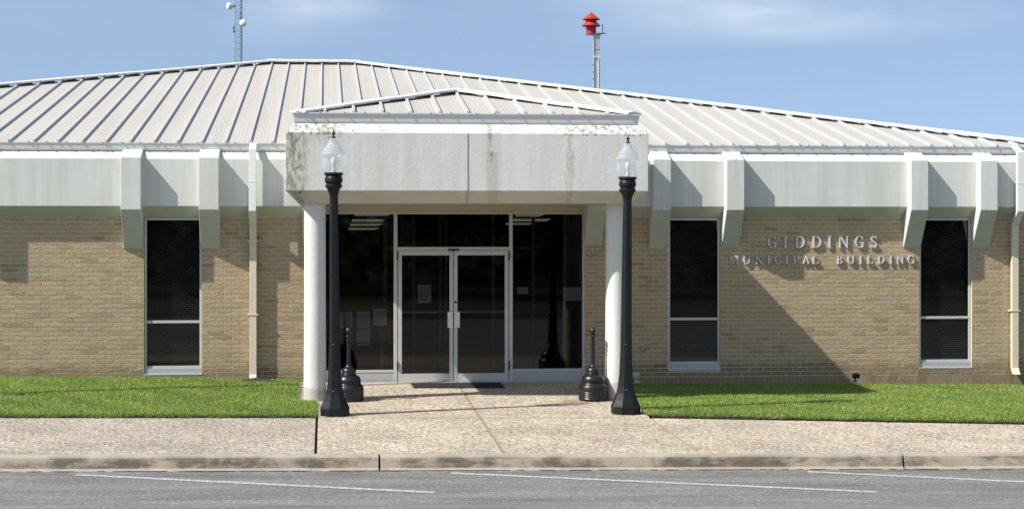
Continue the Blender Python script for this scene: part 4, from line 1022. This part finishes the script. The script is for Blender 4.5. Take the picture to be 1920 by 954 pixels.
def blades(side, x0, x1, dens):
    area = (x1-x0)*4.9; n = int(area*dens)
    x = RNG.uniform(x0, x1, n); y = RNG.uniform(-5.6, -.02, n)
    if side < 0:
        lim = np.where(y < -2.9, xl-.01, -.40); keep = (x < lim) & (y > -4.60+RNG.uniform(-.01, .035, n)+.018*np.sin(x*11+2*np.sin(x*3.1)))
        # keep clear of the column foot and flagpole pad
        keep &= ~((np.abs(x-fx) < .44) & (y-fy > -.15) & (y-fy < .18))
    else:
        yf = -4.60-np.maximum(0, x-xr)*.135; keep = (y > yf+RNG.uniform(-.015, .035, n)+.018*np.sin(x*10+2*np.sin(x*2.7))) & (x > xb_right(y)-.02) & ~((y > -.05) & (x > 0))
    x, y = x[keep], y[keep]; n = len(x)
    zz = np.array([gz(a, b)+lawn_h(a, b, side) for a, b in zip(x, y)])
    clump = (np.sin(x*2.1+1.3*np.sin(y*3))*np.cos(y*2.7+x)+np.sin(x*6.3+y*5.1)*.5)*.5
    h = RNG.uniform(.025, .056, n)*(1+.18*clump)*(1.1 if side > 0 else .95)
    wd = RNG.uniform(.0022, .0046, n); a = RNG.uniform(0, 2*np.pi, n); lean = RNG.uniform(.1, 1.15, n)*h; la = RNG.uniform(0, 2*np.pi, n)
    fe = (y-(-4.60 if side < 0 else (-4.60-np.maximum(0, x-xr)*.135))) < .055
    la = np.where(fe, -np.pi/2+RNG.normal(0, .7, n), la); lean = np.where(fe, h*RNG.uniform(.7, 1.5, n), lean); h = np.where(fe, h*RNG.uniform(.35, 1.0, n), h)
    base = np.stack([x, y, zz-.005-np.where(fe, .012, 0)], 1); sd_ = np.stack([np.cos(a)*wd, np.sin(a)*wd, np.zeros(n)], 1)
    midp = base+np.stack([np.cos(la)*lean*.35, np.sin(la)*lean*.35, h*.62], 1); tip = base+np.stack([np.cos(la)*lean, np.sin(la)*lean, h*RNG.uniform(.75,1.05,n)], 1)
    V = np.stack([base-sd_, base+sd_, midp+sd_*.85, midp-sd_*.85, tip], 1).reshape(-1, 3)
    idx = np.arange(n)*5
    quads = np.stack([idx, idx+1, idx+2, idx+3], 1); tris = np.stack([idx+3, idx+2, idx+4], 1)
    me = bpy.data.meshes.new('grass'); me.vertices.add(n*5); me.vertices.foreach_set('co', V.ravel().astype(np.float32))
    loops = np.concatenate([quads, tris], 1).ravel().astype(np.int32)
    me.loops.add(n*7); me.loops.foreach_set('vertex_index', loops)
    me.polygons.add(n*2); st = np.stack([np.arange(n)*7, np.arange(n)*7+4], 1).ravel().astype(np.int32)
    me.polygons.foreach_set('loop_start', st); me.materials.append(M['grass']); me.update(calc_edges=True)
    at = me.attributes.new('tone', 'FLOAT', 'POINT'); tone = np.clip(RNG.normal(.42, .26, n)+.22*clump, 0, 1); at.data.foreach_set('value', np.repeat(tone, 5).astype(np.float32))
    o = bpy.data.objects.new('grass', me); COL.objects.link(o); o['kind'] = 'stuff'; o['category'] = 'grass'
    o['label'] = 'bright green mown grass left of the entrance walk' if side < 0 else 'bright green mown grass right of the entrance walk'
blades(-1, -6.6, -.1, 6800); blades(1, 4.55, 12.2, 6800)

# bare wet soil where the left downspout spills
mb = MB(); cxx = X(482, -.3); ring = []
for k in range(28):
    a = 2*math.pi*k/28; rr = random.uniform(.8, 1.1); ring.append((cxx+.42*rr*math.cos(a), -.30+.26*rr*math.sin(a)*(1 if math.sin(a) < 0 else .9)))
zc0 = gz(cxx, -.3)+.055
mb.add([(cxx, -.3, zc0+.05)]+[(x, y, gz(x, y)+.04) for x, y in ring], [(0, k+1, (k+1) % 28+1) for k in range(28)])
struct(obj('bare_soil', mb, M['dirt']))
# leaf litter by the kerb
mb = MB()
for k in range(60):
    if k < 14: x, y = random.uniform(-3.5, 2.5), random.uniform(-8.28, -8.12)
    elif k < 30: x, y = random.gauss(j1+.02, .05), random.uniform(-8.3, -8.1)
    elif k < 40: x, y = xl-.018+random.uniform(-.015,.015), random.uniform(-7.8, -4.6)
    else: x, y = random.uniform(-4, 9), random.uniform(-9.4, -8.2)
    z = gz(x, KY)-(SD-.006 if y < -8 else .02)
    s = random.uniform(.008, .02); a = random.uniform(0, 6.28); mb.add([(x+s*math.cos(a), y+s*math.sin(a), z), (x-s*math.sin(a)*.5, y+s*math.cos(a)*.5, z+.008), (x-s*math.cos(a), y-s*math.sin(a), z+.003), (x+s*math.sin(a)*.5, y-s*math.cos(a)*.5, z+.001)], [(0,1,2,3)])
o = obj('leaf_litter', mb, simple('dry_leaf', (.22,.10,.05), .9, var=.5, vs=20)); struct(o, 'stuff', 'scattered dry brown leaf bits in the gutter and pavement joint', 'leaf litter')

# ------------------------------------------------------------------ trees across the street (they darken the glass)
def make_tree(label, loc, sz):
    T_ = thing('oak_tree', label, 'tree', loc, 0, 'oak trees across the street behind the viewer')
    mb = MB(); mb.tube((0,0,-.2), (.1,.05,2.6), .34, 12, .24)
    tips = []
    for k in range(7):
        a = k*.9+random.uniform(-.2,.2); e = (1.9*math.cos(a), 1.9*math.sin(a), 4.3+random.uniform(-.5,1)); mb.tube((.1,.05,2.4), e, .17, 8, .08); tips.append(e)
        f_ = (3.4*math.cos(a+.3), 3.4*math.sin(a+.3), 5.6+random.uniform(-.8,1)); mb.tube(e, f_, .08, 6, .03); tips.append(f_)
    obj('trunk', mb, M['bark'], T_)
    n = 22000; cl_ = np.array([(random.gauss(0,2.1), random.gauss(0,2.1), 4.9+random.gauss(0,1.4)) for _ in range(46)]+tips); cl_[:,2] = np.clip(cl_[:,2], 2.2, 8.5)
    c = cl_[RNG.integers(0, len(cl_), n)]+RNG.normal(0, .62, (n,3)); u = RNG.normal(0, 1, (n,3)); u /= np.linalg.norm(u, axis=1)[:,None]; v = np.cross(u, RNG.normal(0,1,(n,3))); v /= np.linalg.norm(v, axis=1)[:,None]
    s = RNG.uniform(.06, .12, n)[:,None]; V = np.stack([c-u*s, c+v*s*.6, c+u*s, c-v*s*.6], 1).reshape(-1,3)
    me = bpy.data.meshes.new('crown'); me.from_pydata(V.tolist(), [], [(4*i,4*i+1,4*i+2,4*i+3) for i in range(n)]); me.materials.append(M['leaf'])
    at = me.attributes.new('tone', 'FLOAT', 'POINT'); at.data.foreach_set('value', np.repeat(RNG.uniform(0,1,n), 4).astype(np.float32))
    o = bpy.data.objects.new('crown', me); COL.objects.link(o); o.parent = T_; return T_
t0 = None
for i, x in enumerate((-34,-27,-20.5,-14,-8,-1,5,11.5,18,25,32)):
    loc = (x, -44-1.8*(i % 3), -.4); lb = 'broad dark oak tree across the street, outside the picture behind the viewer'
    if t0 is None: t0 = make_tree(lb, loc, 1)
    else:
        r = dup(t0, loc, lb, rz=i*1.7); r.scale = (1+.12*(i%2),)*3

n = 60000; c = np.stack([RNG.uniform(-75, 75, n), -58+RNG.normal(0, 1.6, n), RNG.uniform(-.5, 8.5, n)+np.zeros(n)], 1)  # unseen belt of leaves, added so the glass reflects dark instead of sky
c[:,2] *= (.85+.18*np.sin(c[:,0]*.45)); u = RNG.normal(0,1,(n,3)); u /= np.linalg.norm(u,axis=1)[:,None]; v = np.cross(u, RNG.normal(0,1,(n,3))); v /= np.linalg.norm(v,axis=1)[:,None]
s_ = RNG.uniform(.15, .32, n)[:,None]; V = np.stack([c-u*s_, c+v*s_*.6, c+u*s_, c-v*s_*.6], 1).reshape(-1,3)
me = bpy.data.meshes.new('wood'); me.from_pydata(V.tolist(), [], [(4*i,4*i+1,4*i+2,4*i+3) for i in range(n)]); me.materials.append(M['leaf'])
at = me.attributes.new('tone', 'FLOAT', 'POINT'); at.data.foreach_set('value', np.repeat(RNG.uniform(0,1,n), 4).astype(np.float32))
o = bpy.data.objects.new('wood', me); COL.objects.link(o); struct(o, 'stuff', 'dense dark belt of trees, unseen, added far behind the viewer to darken the glass', 'trees')
